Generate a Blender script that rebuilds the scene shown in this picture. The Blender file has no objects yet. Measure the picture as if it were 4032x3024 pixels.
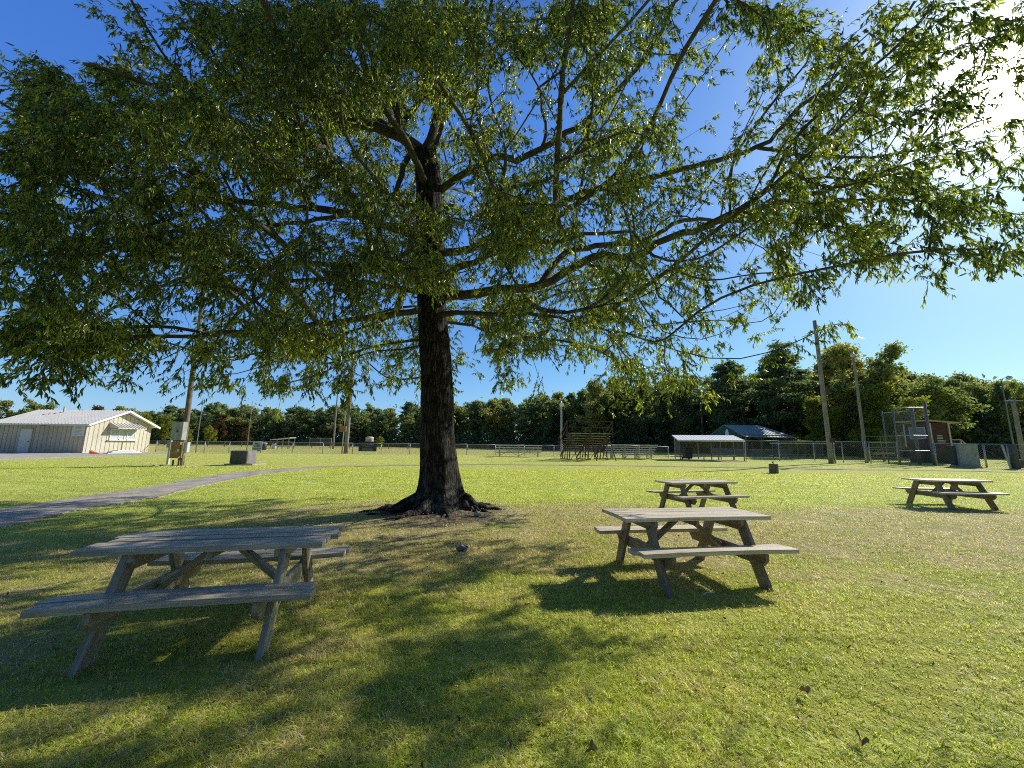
import bpy, bmesh, math, random
import numpy as np
from mathutils import Vector, Matrix
R = math.radians
random.seed(7)
rng = np.random.default_rng(7)
scene = bpy.context.scene
col = scene.collection

# ------------------------------------------------------------------ camera model
FPX, PITCH, ROLL, EYE = 1513.0, R(9.0), R(0.65), 1.6
_f = Vector((0, math.cos(PITCH), math.sin(PITCH)))
_r0 = Vector((1, 0, 0)); _u0 = Vector((0, -math.sin(PITCH), math.cos(PITCH)))
_r = _r0 * math.cos(ROLL) + _u0 * math.sin(ROLL)
_u = _u0 * math.cos(ROLL) - _r0 * math.sin(ROLL)
CAM = Vector((0, 0, EYE))

def sstep(a, b, x):
    t = np.clip((x - a) / (b - a), 0, 1)
    return t * t * (3 - 2 * t)

def ground_z(x, y):
    """gentle rise of the lawn towards the ball fields"""
    x = np.asarray(x, float); y = np.asarray(y, float)
    z = 0.36 * sstep(14, 42, y) + 0.5 * sstep(60, 160, y)
    d = np.sqrt((x + 1.75) ** 2 + (y - 9.2) ** 2)
    z = z + 0.10 * np.exp(-(d / 1.5) ** 2)
    z = z + 0.012 * np.sin(x * 1.3 + 1) * np.sin(y * 0.9) + 0.02 * np.sin(x * .31 + y * .23)
    return z

def gz(x, y): return float(ground_z(x, y))
def ray(px, py): return _f + _r * ((px - 2016) / FPX) - _u * ((py - 1512) / FPX)
def atd(px, py, Y):
    d = ray(px, py); return CAM + d * (Y / d.y)
def at(px, py):
    d = ray(px, py); z = 0.0
    for _ in range(30):
        t = (z - EYE) / d.z
        p = CAM + d * t
        z = .5 * z + .5 * gz(p.x, p.y)
    return Vector((p.x, p.y, gz(p.x, p.y)))
def atx(px, Y):
    """ground point below pixel column px at distance Y"""
    x = 0
    for py in (1750,):
        d = ray(px, py); x = d.x / d.y * Y
    return Vector((x, Y, gz(x, Y)))
def proj_np(P):
    Q = P - np.array(CAM)
    d = Q @ np.array(_f)
    return 2016 + FPX * (Q @ np.array(_r)) / d, 1512 - FPX * (Q @ np.array(_u)) / d, d

# ------------------------------------------------------------------ mesh helpers
def tag(o, label=None, cat=None, group=None, kind=None):
    if label: o['label'] = label
    if cat: o['category'] = cat
    if group: o['group'] = group
    if kind: o['kind'] = kind
    return o

def thing(name, label, cat, loc=(0, 0, 0), rz=0, group=None):
    o = bpy.data.objects.new(name, None); col.objects.link(o)
    o.location = loc; o.rotation_euler = (0, 0, rz); o.empty_display_size = .2
    return tag(o, label, cat, group)

def link(name, me, mat, parent=None, loc=(0, 0, 0), rot=(0, 0, 0)):
    o = bpy.data.objects.new(name, me); col.objects.link(o)
    if mat is not None and not me.materials: me.materials.append(mat)
    o.location = loc; o.rotation_euler = rot
    if parent is not None: o.parent = parent
    return o

def copy_tree(o, parent=None):
    c = o.copy(); col.objects.link(c); c.parent = parent
    for ch in list(o.children): copy_tree(ch, c)
    return c

class MB:
    def __init__(s): s.v = []; s.f = []; s.mi = []; s.cur = 0
    def add(s, vs, fs):
        n = len(s.v); s.v += [tuple(v) for v in vs]; s.f += [tuple(i + n for i in f) for f in fs]
        s.mi += [s.cur] * len(fs); return s
    def box(s, c, sz, M=None):
        x, y, z = sz[0] / 2, sz[1] / 2, sz[2] / 2
        vs = [Vector((a * x, b * y, d * z)) for a in (-1, 1) for b in (-1, 1) for d in (-1, 1)]
        if M is not None: vs = [M @ v for v in vs]
        vs = [v + Vector(c) for v in vs]
        return s.add(vs, [(0, 1, 3, 2), (4, 6, 7, 5), (0, 4, 5, 1), (2, 3, 7, 6), (0, 2, 6, 4), (1, 5, 7, 3)])
    def bar(s, p, q, w, h, up=(0, 0, 1)):
        p = Vector(p); q = Vector(q); d = q - p; L = d.length; x = d / L
        u = Vector(up)
        if abs(x.dot(u)) > .98: u = Vector((0, 1, 0))
        y = u.cross(x).normalized(); z = x.cross(y)
        M = Matrix((x, y, z)).transposed()
        return s.box((p + q) / 2, (L, w, h), M)
    def tube(s, pts, rad, n=8, cap=True, jit=0):
        pts = [Vector(p) for p in pts]; m = len(pts)
        if not hasattr(rad, '__len__'): rad = [rad] * m
        d0 = (pts[1] - pts[0]).normalized()
        a = Vector((1, 0, 0)) if abs(d0.x) < .8 else Vector((0, 1, 0))
        vs = []
        y = (a - d0 * a.dot(d0)).normalized()
        for i, p in enumerate(pts):
            d = (pts[min(i + 1, m - 1)] - pts[max(i - 1, 0)])
            d = d.normalized() if d.length > 1e-9 else d0
            y = (y - d * y.dot(d)); y = y.normalized() if y.length > 1e-6 else d.orthogonal().normalized()
            z = d.cross(y)
            for k in range(n):
                t = 2 * math.pi * k / n; r = rad[i] * (1 + (random.uniform(-jit, jit) if jit else 0))
                vs.append(p + y * (math.cos(t) * r) + z * (math.sin(t) * r))
        fs = [(i * n + k, i * n + (k + 1) % n, (i + 1) * n + (k + 1) % n, (i + 1) * n + k) for i in range(m - 1) for k in range(n)]
        if cap: fs += [tuple(range(n))[::-1], tuple((m - 1) * n + k for k in range(n))]
        return s.add(vs, fs)
    def prism(s, poly, y0, y1):
        """polygon in (x,z), extruded along y"""
        n = len(poly)
        vs = [(a, y0, b) for a, b in poly] + [(a, y1, b) for a, b in poly]
        fs = [(i, (i + 1) % n, n + (i + 1) % n, n + i) for i in range(n)] + [tuple(range(n))[::-1], tuple(range(n, 2 * n))]
        return s.add(vs, fs)
    def mesh(s, name, bevel=0, smooth=False):
        me = bpy.data.meshes.new(name); me.from_pydata(s.v, [], s.f)
        me.polygons.foreach_set('material_index', s.mi)
        bm = bmesh.new(); bm.from_mesh(me)
        if bevel:
            bmesh.ops.bevel(bm, geom=[e for e in bm.edges], offset=bevel, segments=1, affect='EDGES', clamp_overlap=True)
        bmesh.ops.recalc_face_normals(bm, faces=bm.faces)
        bm.to_mesh(me); bm.free()
        if smooth: me.polygons.foreach_set('use_smooth', [True] * len(me.polygons))
        return me
    def build(s, name, mat, parent=None, loc=(0, 0, 0), rot=(0, 0, 0), bevel=0, smooth=False):
        me = s.mesh(name, bevel, smooth)
        for m in (mat if isinstance(mat, (list, tuple)) else [mat]): me.materials.append(m)
        return link(name, me, None, parent, loc, rot)

def np_mesh(name, verts, quads=None, tris=None, attrs=None, smooth=False):
    """fast mesh from numpy arrays; attrs: name -> per-vertex float"""
    me = bpy.data.meshes.new(name)
    nv = len(verts)
    me.vertices.add(nv); me.vertices.foreach_set('co', np.ascontiguousarray(verts, np.float32).ravel())
    nq = 0 if quads is None else len(quads); nt = 0 if tris is None else len(tris)
    idx = np.concatenate([np.asarray(a, np.int32).ravel() for a in (quads, tris) if a is not None])
    me.loops.add(len(idx)); me.loops.foreach_set('vertex_index', idx)
    me.polygons.add(nq + nt)
    st = np.concatenate([np.arange(nq) * 4, nq * 4 + np.arange(nt) * 3]).astype(np.int32)
    me.polygons.foreach_set('loop_start', st)
    if smooth: me.polygons.foreach_set('use_smooth', np.ones(nq + nt, bool))
    me.update(calc_edges=True)
    for k, a in (attrs or {}).items():
        at_ = me.attributes.new(k, 'FLOAT', 'POINT'); at_.data.foreach_set('value', np.ascontiguousarray(a, np.float32))
    return me

# ------------------------------------------------------------------ materials
class NT:
    def __init__(s, name):
        s.m = bpy.data.materials.new(name); s.m.use_nodes = True
        s.t = s.m.node_tree; s.b = s.t.nodes['Principled BSDF']; s.o = s.t.nodes['Material Output']
    def n(s, ty, **kw):
        x = s.t.nodes.new(ty)
        for k, v in kw.items():
            if k.startswith('i_'):
                key = k[2:].replace('_', ' ')
                x.inputs[key].default_value = v
            else: setattr(x, k, v)
        return x
    def l(s, a, b): s.t.links.new(a, b)
    def pos(s, kind='Object'): return s.n('ShaderNodeTexCoord').outputs[kind]
    def wpos(s): return s.n('ShaderNodeNewGeometry').outputs['Position']
    def map(s, vec, scale=(1, 1, 1), loc=(0, 0, 0)):
        m = s.n('ShaderNodeMapping'); m.inputs['Scale'].default_value = scale; m.inputs['Location'].default_value = loc
        s.l(vec, m.inputs['Vector']); return m.outputs[0]
    def noise(s, vec, sc, det=4, rough=.55, dist=0):
        x = s.n('ShaderNodeTexNoise'); x.inputs['Scale'].default_value = sc; x.inputs['Detail'].default_value = det
        x.inputs['Roughness'].default_value = rough; x.inputs['Distortion'].default_value = dist
        s.l(vec, x.inputs['Vector']); return x.outputs['Fac']
    def ramp(s, fac, stops, interp='LINEAR'):
        x = s.n('ShaderNodeValToRGB'); e = x.color_ramp.elements; x.color_ramp.interpolation = interp
        while len(e) < len(stops): e.new(.5)
        for el, (p, c) in zip(e, stops):
            el.position = p; el.color = (*c, 1) if hasattr(c, '__len__') else (c, c, c, 1)
        s.l(fac, x.inputs[0]); return x.outputs[0]
    def mix(s, fac, a, b, blend='MIX'):
        x = s.n('ShaderNodeMix', data_type='RGBA', blend_type=blend)
        for sock, v in ((x.inputs[0], fac), (x.inputs[6], a), (x.inputs[7], b)):
            if isinstance(v, bpy.types.NodeSocket): s.l(v, sock)
            elif hasattr(v, '__len__'): sock.default_value = (*v, 1)
            else: sock.default_value = v
        return x.outputs[2]
    def math(s, op, a, b=0, c=0, clamp=False):
        x = s.n('ShaderNodeMath', operation=op, use_clamp=clamp)
        for i, v in enumerate((a, b, c)):
            if isinstance(v, bpy.types.NodeSocket): s.l(v, x.inputs[i])
            else: x.inputs[i].default_value = v
        return x.outputs[0]
    def mrange(s, v, a, b, c=0, d=1):
        x = s.n('ShaderNodeMapRange', interpolation_type='SMOOTHSTEP')
        s.l(v, x.inputs[0])
        for i, q in enumerate((a, b, c, d)): x.inputs[1 + i].default_value = q
        return x.outputs[0]
    def sep(s, v):
        x = s.n('ShaderNodeSeparateXYZ'); s.l(v, x.inputs[0]); return x.outputs
    def attr(s, name): return s.n('ShaderNodeAttribute', attribute_name=name).outputs['Fac']
    def bump(s, h, strength=.5, dist=.01):
        x = s.n('ShaderNodeBump'); x.inputs['Strength'].default_value = strength; x.inputs['Distance'].default_value = dist
        s.l(h, x.inputs['Height']); s.l(x.outputs[0], s.b.inputs['Normal']); return x.outputs[0]
    def base(s, c):
        if isinstance(c, bpy.types.NodeSocket): s.l(c, s.b.inputs['Base Color'])
        else: s.b.inputs['Base Color'].default_value = (*c, 1)
        return s
    def rough(s, r, spec=.5, metal=0):
        if isinstance(r, bpy.types.NodeSocket): s.l(r, s.b.inputs['Roughness'])
        else: s.b.inputs['Roughness'].default_value = r
        s.b.inputs['Specular IOR Level'].default_value = spec; s.b.inputs['Metallic'].default_value = metal
        return s

def m_plain(name, c, rough=.7, metal=0, var=.25, scale=6, spec=.4, dirt=None):
    t = NT(name); p = t.pos()
    f = t.noise(p, scale, 5)
    lo = tuple(x * (1 - var) for x in c); hi = tuple(min(1, x * (1 + var)) for x in c)
    cc = t.ramp(f, [(.3, lo), (.7, hi)])
    if dirt:
        g = t.noise(t.map(p, (1.5, 1.5, .5)), scale * .6, 6, .65)
        cc = t.mix(t.ramp(g, [(.45, 0.0), (.7, .8)]), cc, dirt)
    t.base(cc).rough(rough, spec, metal)
    t.bump(t.noise(p, scale * 8, 3), .15, .004)
    return t.m

def m_wood(name, a, b, c, gscale=1.0, stain=True):
    """weathered board, grain along local x"""
    t = NT(name); p = t.pos()
    oi = t.n('ShaderNodeObjectInfo')
    v = t.n('ShaderNodeVectorMath', operation='ADD'); t.l(p, v.inputs[0])
    cmb = t.n('ShaderNodeCombineXYZ'); t.l(t.math('MULTIPLY', oi.outputs['Random'], 37.0), cmb.inputs[0]); t.l(cmb.outputs[0], v.inputs[1])
    p2 = v.outputs[0]
    g1 = t.noise(t.map(p2, (1.2, 45, 45)), 1.6 * gscale, 6, .7, .4)
    g2 = t.noise(t.map(p2, (.6, 7, 7)), 2.0 * gscale, 4, .6, .8)
    g3 = t.noise(p2, 2.2, 5, .6)
    cc = t.ramp(g1, [(.30, a), (.5, b), (.72, c)])
    cc = t.mix(t.ramp(g2, [(.35, .4), (.6, 0.0)]), cc, tuple(x * .7 for x in a))
    cc = t.mix(t.ramp(g3, [(.5, 0.0), (.75, .45)]), cc, tuple(x * y for x, y in zip(b, (.75, .8, .75))))
    t.base(cc).rough(.52, .45)
    t.bump(t.math('ADD', g1, t.math('MULTIPLY', g2, .5)), .55, .006)
    return t.m

def m_leafy(name, cols, trans=.45, rough=.45, spec=.35, objvar=.0, scale=.6):
    t = NT(name)
    r = t.attr('rnd'); p = t.pos()
    nz = t.noise(p, scale, 3)
    f = t.math('ADD', t.math('MULTIPLY', r, .7), t.math('MULTIPLY', nz, .45))
    if objvar:
        oi = t.n('ShaderNodeObjectInfo')
        f = t.math('ADD', f, t.math('MULTIPLY', t.math('SUBTRACT', oi.outputs['Random'], .5), objvar))
    cc = t.ramp(f, cols)
    t.base(cc).rough(rough, spec)
    tr = t.n('ShaderNodeBsdfTranslucent')
    t.l(t.mix(1.0, cc, (1.75, 1.8, .75), 'MULTIPLY'), tr.inputs['Color'])
    ms = t.n('ShaderNodeMixShader'); ms.inputs[0].default_value = trans
    t.l(t.b.outputs[0], ms.inputs[1]); t.l(tr.outputs[0], ms.inputs[2]); t.l(ms.outputs[0], t.o.inputs['Surface'])
    return t.m

def lawn_colour(t, rnd=None):
    """colour of the turf from world position, shared by the soil sheet and the blades"""
    p = t.wpos(); x, y, z = t.sep(p)
    big = t.noise(p, .22, 4, .6); mid = t.noise(p, 1.1, 5, .62); fine = t.noise(p, 7, 4, .65)
    stripe = t.noise(t.map(p, (.05, .9, 1)), 1.0, 3)
    g = t.math('ADD', t.math('MULTIPLY', mid, .55), t.math('MULTIPLY', fine, .45))
    green = t.ramp(g, [(.3, (.37, .45, .075)), (.5, (.61, .66, .135)), (.7, (.80, .79, .27))])
    green = t.mix(t.ramp(stripe, [(.4, 0.0), (.62, .5)]), green, (.64, .61, .12))
    fs_ = t.noise(t.map(p, (.12, 1.6, 1)), 2.2, 5, .7)
    green = t.mix(t.ramp(fs_, [(.38, .42), (.58, 0.0)]), green, (.30, .34, .04))
    straw = t.ramp(g, [(.3, (.32, .28, .12)), (.52, (.58, .50, .25)), (.72, (.82, .72, .44))])
    # dry belt under the crown
    yy = t.math('ADD', y, t.math('MULTIPLY', t.math('SUBTRACT', big, .5), 5.0))
    belt = t.math('MULTIPLY', t.mrange(yy, 3.2, 6.5), t.mrange(yy, 11.8, 10.2))
    belt = t.math('MULTIPLY', belt, t.mrange(x, -9, -4))
    patch = t.math('ADD', t.math('MULTIPLY', belt, .54), t.math('MULTIPLY', t.math('SUBTRACT', mid, .5), 1.5))
    near = t.math('MULTIPLY', t.mrange(x, 1.0, -2.0), t.mrange(y, 9, 5))
    patch = t.math('ADD', patch, t.math('MULTIPLY', near, .28))
    far = t.mrange(y, 13, 40)
    patch = t.math('SUBTRACT', patch, t.math('MULTIPLY', far, .12))
    if rnd is not None:
        patch = t.math('ADD', patch, t.math('MULTIPLY', t.math('SUBTRACT', rnd, .46), 1.15))
    dry = t.mrange(patch, .18, .62)
    c = t.mix(dry, green, straw)
    # the mown ball field beyond the fence is tan
    fld = t.math('MULTIPLY', t.mrange(y, 41.0, 44.5), t.mrange(x, 30, 18))
    tan = t.ramp(t.noise(t.map(p, (.1, .5, 1)), 1, 4), [(.35, (.42, .36, .14)), (.65, (.58, .50, .23))])
    c = t.mix(t.math('MULTIPLY', fld, .85), c, tan)
    fb = t.mrange(y, 15, 24)
    c = t.mix(fb, c, t.mix(.45, c, (.63, .60, .11)))
    return c, g, dry

def make_materials():
    M = {}
    t = NT('lawn_soil'); c, g, dry = lawn_colour(t)
    p = t.wpos(); x, y, z = t.sep(p)
    # bare leafy earth round the trunk
    d = t.n('ShaderNodeVectorMath', operation='DISTANCE'); t.l(p, d.inputs[0]); d.inputs[1].default_value = (-1.55, 9.1, 0)
    e = t.math('ADD', d.outputs['Value'], t.math('MULTIPLY', t.math('SUBTRACT', t.noise(p, 1.4, 5, .65), .5), 2.8))
    bare = t.ramp(t.noise(p, 16, 6, .75), [(.3, (.03, .022, .015)), (.5, (.16, .12, .075)), (.7, (.58, .48, .34))])
    nearf = t.mrange(y, 20, 8)
    c = t.mix(t.math('MULTIPLY', t.mrange(y, 15, 5), .85), c, t.mix(1, c, (.80, .76, .60), 'MULTIPLY'))
    c = t.mix(t.mrange(e, 1.9, .9), c, bare)
    t.base(c).rough(.9, .15)
    h = t.math('ADD', t.noise(p, 30, 4, .7), t.math('MULTIPLY', t.noise(p, 4, 3), 2.0))
    t.bump(h, .9, .06)
    M['lawn'] = t.m

    t = NT('grass_blade'); r = t.attr('rnd'); c, g, dry = lawn_colour(t, r)
    c = t.mix(1, c, t.ramp(t.math('FRACT', t.math('MULTIPLY', r, 7.31)), [(0, .62), (.45, 1.12), (.8, 1.32), (1, 1.5)]), 'MULTIPLY')
    c = t.mix(t.math('GREATER_THAN', t.math('FRACT', t.math('MULTIPLY', r, 13.7)), .90), c, (.74, .66, .46))
    t.base(c).rough(.42, .38)
    tr = t.n('ShaderNodeBsdfTranslucent'); t.l(t.mix(1, c, (1.3, 1.35, .8), 'MULTIPLY'), tr.inputs['Color'])
    ms = t.n('ShaderNodeMixShader'); ms.inputs[0].default_value = .6
    t.l(t.b.outputs[0], ms.inputs[1]); t.l(tr.outputs[0], ms.inputs[2]); t.l(ms.outputs[0], t.o.inputs['Surface'])
    M['blade'] = t.m

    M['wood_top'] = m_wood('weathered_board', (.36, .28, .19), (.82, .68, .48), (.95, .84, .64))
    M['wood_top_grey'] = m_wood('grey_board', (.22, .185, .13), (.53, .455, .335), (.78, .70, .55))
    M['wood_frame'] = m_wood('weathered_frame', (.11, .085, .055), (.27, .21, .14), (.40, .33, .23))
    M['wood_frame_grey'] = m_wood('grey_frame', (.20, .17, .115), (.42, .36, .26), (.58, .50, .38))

    # bark
    t = NT('oak_bark'); p = t.pos()
    w = t.map(p, (9, 9, 1.6))
    vor = t.n('ShaderNodeTexVoronoi', feature='DISTANCE_TO_EDGE'); vor.inputs['Scale'].default_value = 1.6
    nn = t.n('ShaderNodeTexNoise'); nn.inputs['Scale'].default_value = 2.5; nn.inputs['Detail'].default_value = 4; t.l(w, nn.inputs['Vector'])
    va = t.n('ShaderNodeVectorMath', operation='ADD'); t.l(w, va.inputs[0]); t.l(nn.outputs['Color'], va.inputs[1]); t.l(va.outputs[0], vor.inputs['Vector'])
    ridge = t.ramp(vor.outputs[0], [(0.0, 0.0), (.22, .8), (.5, 1.0)])
    fine = t.noise(t.map(p, (30, 30, 8)), 1.5, 6, .7)
    cc = t.mix(ridge, (.010, .009, .008), t.ramp(fine, [(.3, (.034, .029, .023)), (.7, (.15, .13, .105))]))
    x, y, z = t.sep(p)
    lich = t.math('MULTIPLY', t.ramp(t.noise(p, 5, 6, .7), [(.48, 0.0), (.6, 1.0)]), t.mrange(z, 1.0, .1, .12, .75))
    cc = t.mix(lich, cc, t.mix(fine, (.10, .105, .09), (.34, .34, .30)))
    t.base(cc).rough(.92, .15)
    t.bump(t.math('ADD', ridge, t.math('MULTIPLY', fine, .4)), 1.0, .05)
    M['bark'] = t.m
    M['limb'] = m_plain('limb_bark', (.092, .081, .066), .9, var=.45, scale=5)
    M['twig'] = m_plain('dead_twig', (.26, .23, .18), .85, scale=12)

    M['oak_leaf'] = m_leafy('oak_leaf', [(.08, (.014, .026, .009)), (.40, (.050, .080, .016)), (.68, (.23, .285, .044)), (.92, (.62, .60, .10)), (1.0, (.44, .24, .06))], .52, .30, 1.0, scale=.5)
    greens = {  # dark, mid, olive and pine made paler and bluer: distance haze in the colour
        'dark': [(.1, (0.054, 0.080, 0.048)), (.5, (0.136, 0.178, 0.092)), (1, (0.315, 0.347, 0.178))],
        'mid': [(.1, (0.089, 0.132, 0.062)), (.5, (0.210, 0.254, 0.106)), (1, (0.444, 0.451, 0.190))],
        'olive': [(.1, (0.091, 0.113, 0.052)), (.5, (0.208, 0.229, 0.094)), (1, (0.432, 0.404, 0.168))],
        'yellow': [(.1, (0.069, 0.095, 0.017)), (.5, (0.184, 0.215, 0.031)), (1, (0.368, 0.367, 0.061))],
        'rust': [(.1, (0.038, 0.028, 0.014)), (.5, (0.093, 0.052, 0.026)), (1, (0.162, 0.085, 0.045))],
        'pine': [(.1, (0.051, 0.088, 0.062)), (.5, (0.145, 0.196, 0.120)), (1, (0.366, 0.402, 0.246))]}
    for k, v in greens.items(): M['f_' + k] = m_leafy('foliage_' + k, v, .42, .6, .2, objvar=.25, scale=.25)
    M['far_bark'] = m_plain('far_bark', (.075, .06, .048), .9, scale=3)

    M['concrete'] = m_plain('path_concrete', (.50, .44, .35), .9, var=.22, scale=1.4, dirt=(.27, .21, .14))
    t = NT('walk_concrete'); p = t.wpos(); x, y, z = t.sep(p)
    n1 = t.noise(p, 1.3, 6, .65); n2 = t.noise(p, 14, 5, .7)
    vo = t.n('ShaderNodeTexVoronoi', feature='DISTANCE_TO_EDGE'); vo.inputs['Scale'].default_value = .8; t.l(t.map(p, (1, 1, 1)), vo.inputs['Vector'])
    cc = t.ramp(t.math('ADD', t.math('MULTIPLY', n1, .6), t.math('MULTIPLY', n2, .4)), [(.32, (.20, .165, .12)), (.5, (.42, .36, .27)), (.68, (.60, .53, .42))])
    cc = t.mix(t.mrange(vo.outputs[0], .010, .002), cc, (.06, .048, .03))
    cc = t.mix(t.math('MULTIPLY', t.mrange(y, 20, 27), .8), cc, t.mix(t.ramp(t.noise(p, .35, 3), [(.45, 0.0), (.6, 1.0)]), (.46, .43, .09), (.40, .34, .16)))
    t.base(cc).rough(.92, .2); t.bump(t.math('ADD', n2, t.math('MULTIPLY', n1, .5)), .5, .02); M['walk'] = t.m
    M['asphalt'] = m_plain('drive_asphalt', (.46, .41, .34), .9, var=.2, scale=2)
    M['pole'] = m_plain('grey_pole_wood', (.26, .235, .20), .85, var=.3, scale=3)
    M['pole_brown'] = m_plain('brown_pole_wood', (.17, .135, .095), .85, var=.35, scale=3)
    M['galv'] = m_plain('galvanised_steel', (.42, .43, .43), .45, .6, .15, 8)
    M['galv_dull'] = m_plain('dull_galvanised_steel', (.20, .205, .20), .6, .3, .2, 8)
    M['alu'] = m_plain('aluminium_plank', (.72, .71, .67), .5, .2, .1, 8)
    M['rust'] = m_plain('rusty_steel', (.10, .058, .04), .85, .1, .4, 6)
    M['oldboard'] = m_plain('old_grey_plank', (.46, .40, .33), .8, 0, .3, 4)
    M['siding'] = m_plain('cream_metal_siding', (.62, .57, .45), .55, 0, .06, .8, dirt=(.50, .45, .34))
    M['siding_line'] = m_plain('siding_groove', (.44, .40, .315), .6)
    M['roofrib'] = m_plain('rib_shade_stripe', (.56, .54, .50), .6, 0, .06, 1.5)  # greyer than the roof: rib shading put into the colour; also awning stripes
    M['whiteroof'] = m_plain('white_metal_roof', (.80, .765, .70), .6, 0, .06, 1.5)
    M['white'] = m_plain('white_paint', (.78, .78, .76), .5, 0, .04, 3)
    M['offwhite'] = m_plain('dull_white_paint', (.55, .56, .55), .6, 0, .1, 3)
    M['boxgrey'] = m_plain('grey_steel_cabinet', (.36, .38, .37), .5, .1, .12, 3, dirt=(.22, .20, .17))
    M['darkgrey'] = m_plain('dark_grey_steel', (.085, .085, .085), .6, .1, .2, 4)
    M['vault'] = m_plain('weathered_grey_vault', (.24, .225, .215), .8, 0, .2, 3, dirt=(.14, .12, .11))
    M['ply'] = m_plain('brown_plywood', (.33, .20, .085), .75, 0, .2, 5)
    M['black'] = m_plain('black_vinyl', (.018, .019, .021), .5, 0, .2, 4)
    M['bin'] = m_plain('black_bin_plastic', (.03, .034, .036), .5, 0, .2, 4)
    M['navy'] = m_plain('navy_plastic', (.03, .04, .075), .5, 0, .2, 4)
    M['maroon'] = m_plain('maroon_siding', (.075, .03, .027), .7, 0, .15, 3)
    M['maroon_dark'] = m_plain('dark_lower_boards', (.055, .045, .04), .8, 0, .2, 3)
    M['greenroof'] = m_plain('green_metal_roof', (.25, .34, .29), .6, .0, .1, 2)
    M['greengable'] = m_plain('green_gable_boards', (.02, .085, .06), .6, 0, .15, 2)
    M['glass'] = m_plain('window_glass', (.22, .25, .26), .15, 0, .1, 2, .6)
    M['signgrey'] = m_plain('sign_grey', (.52, .55, .58), .6, 0, .08, 3)
    M['ink'] = m_plain('sign_ink', (.035, .045, .075), .7)
    M['signwhite'] = m_plain('pale_sign_print', (.5, .52, .54), .7)
    M['signgreen'] = m_plain('green_sign_print', (.05, .20, .06), .7)
    M['signblue'] = m_plain('blue_sign_print', (.20, .36, .46), .7)
    M['orange'] = m_plain('orange_cone', (.75, .14, .04), .6)
    M['litter'] = m_plain('white_litter', (.62, .62, .62), .5)
    M['stone'] = m_plain('pale_stone', (.55, .49, .42), .9, 0, .25, 10)
    M['stump'] = m_plain('brown_concrete_pipe', (.17, .135, .10), .9, 0, .35, 8)
    M['lamp'] = m_plain('lamp_housing', (.6, .61, .6), .3, .5)
    t = NT('leaf_litter'); r = t.attr('rnd')
    t.base(t.ramp(r, [(0, (.08, .04, .018)), (.4, (.22, .11, .045)), (.75, (.40, .26, .12)), (1, (.62, .50, .34))])).rough(.7, .3)
    M['litterleaf'] = t.m
    return M
M = make_materials()
# ------------------------------------------------------------------ world, sun, camera
SUN = ray(4040, 262).normalized()
SUN_EL = math.asin(SUN.z); SUN_AZ = math.atan2(SUN.x, SUN.y)
w = bpy.data.worlds.new("World"); scene.world = w; w.use_nodes = True
nt = w.node_tree; bg = nt.nodes['Background']
sky = nt.nodes.new('ShaderNodeTexSky'); sky.sky_type = 'NISHITA'; sky.sun_disc = False
sky.sun_elevation = SUN_EL; sky.sun_rotation = SUN_AZ; sky.altitude = 40; sky.air_density = 1.0; sky.dust_density = .35; sky.ozone_density = 2.2
hs = nt.nodes.new('ShaderNodeHueSaturation'); hs.inputs['Saturation'].default_value = 1.22; hs.inputs['Value'].default_value = 1.0
nt.links.new(sky.outputs[0], hs.inputs['Color'])
tc = nt.nodes.new('ShaderNodeTexCoord')
dt = nt.nodes.new('ShaderNodeVectorMath'); dt.operation = 'DOT_PRODUCT'; nt.links.new(tc.outputs['Generated'], dt.inputs[0]); dt.inputs[1].default_value = SUN
def wmath(op, a, b):
    x = nt.nodes.new('ShaderNodeMath'); x.operation = op
    for i, v in enumerate((a, b)):
        if isinstance(v, bpy.types.NodeSocket): nt.links.new(v, x.inputs[i])
        else: x.inputs[i].default_value = v
    return x.outputs[0]
# tone of a clear autumn sky: channel-wise compression of the physical sky
sp = nt.nodes.new('ShaderNodeSeparateColor'); nt.links.new(hs.outputs[0], sp.inputs[0])
cb = nt.nodes.new('ShaderNodeCombineColor')
for i, (a, g) in enumerate(((.575, .75), (.80, .70), (.98, .34))):
    v = wmath('MULTIPLY', sp.outputs[i], .125); v = wmath('POWER', v, g); nt.links.new(wmath('MULTIPLY', v, a / .125), cb.inputs[i])
# sky dimmed overhead and behind the camera to cut ambient fill and deepen shade
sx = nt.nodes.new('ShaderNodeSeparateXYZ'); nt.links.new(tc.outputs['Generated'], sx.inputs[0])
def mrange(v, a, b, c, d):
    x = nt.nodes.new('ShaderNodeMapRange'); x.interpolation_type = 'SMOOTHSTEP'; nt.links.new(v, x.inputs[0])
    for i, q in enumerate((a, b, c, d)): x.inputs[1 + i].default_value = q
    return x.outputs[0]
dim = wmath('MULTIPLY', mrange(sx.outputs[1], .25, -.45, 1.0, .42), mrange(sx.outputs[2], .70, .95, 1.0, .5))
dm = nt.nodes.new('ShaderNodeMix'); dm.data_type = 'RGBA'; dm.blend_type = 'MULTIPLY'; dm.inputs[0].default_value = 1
nt.links.new(cb.outputs[0], dm.inputs[6]); nt.links.new(dim, dm.inputs[7]); acc = dm.outputs[2]
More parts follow.
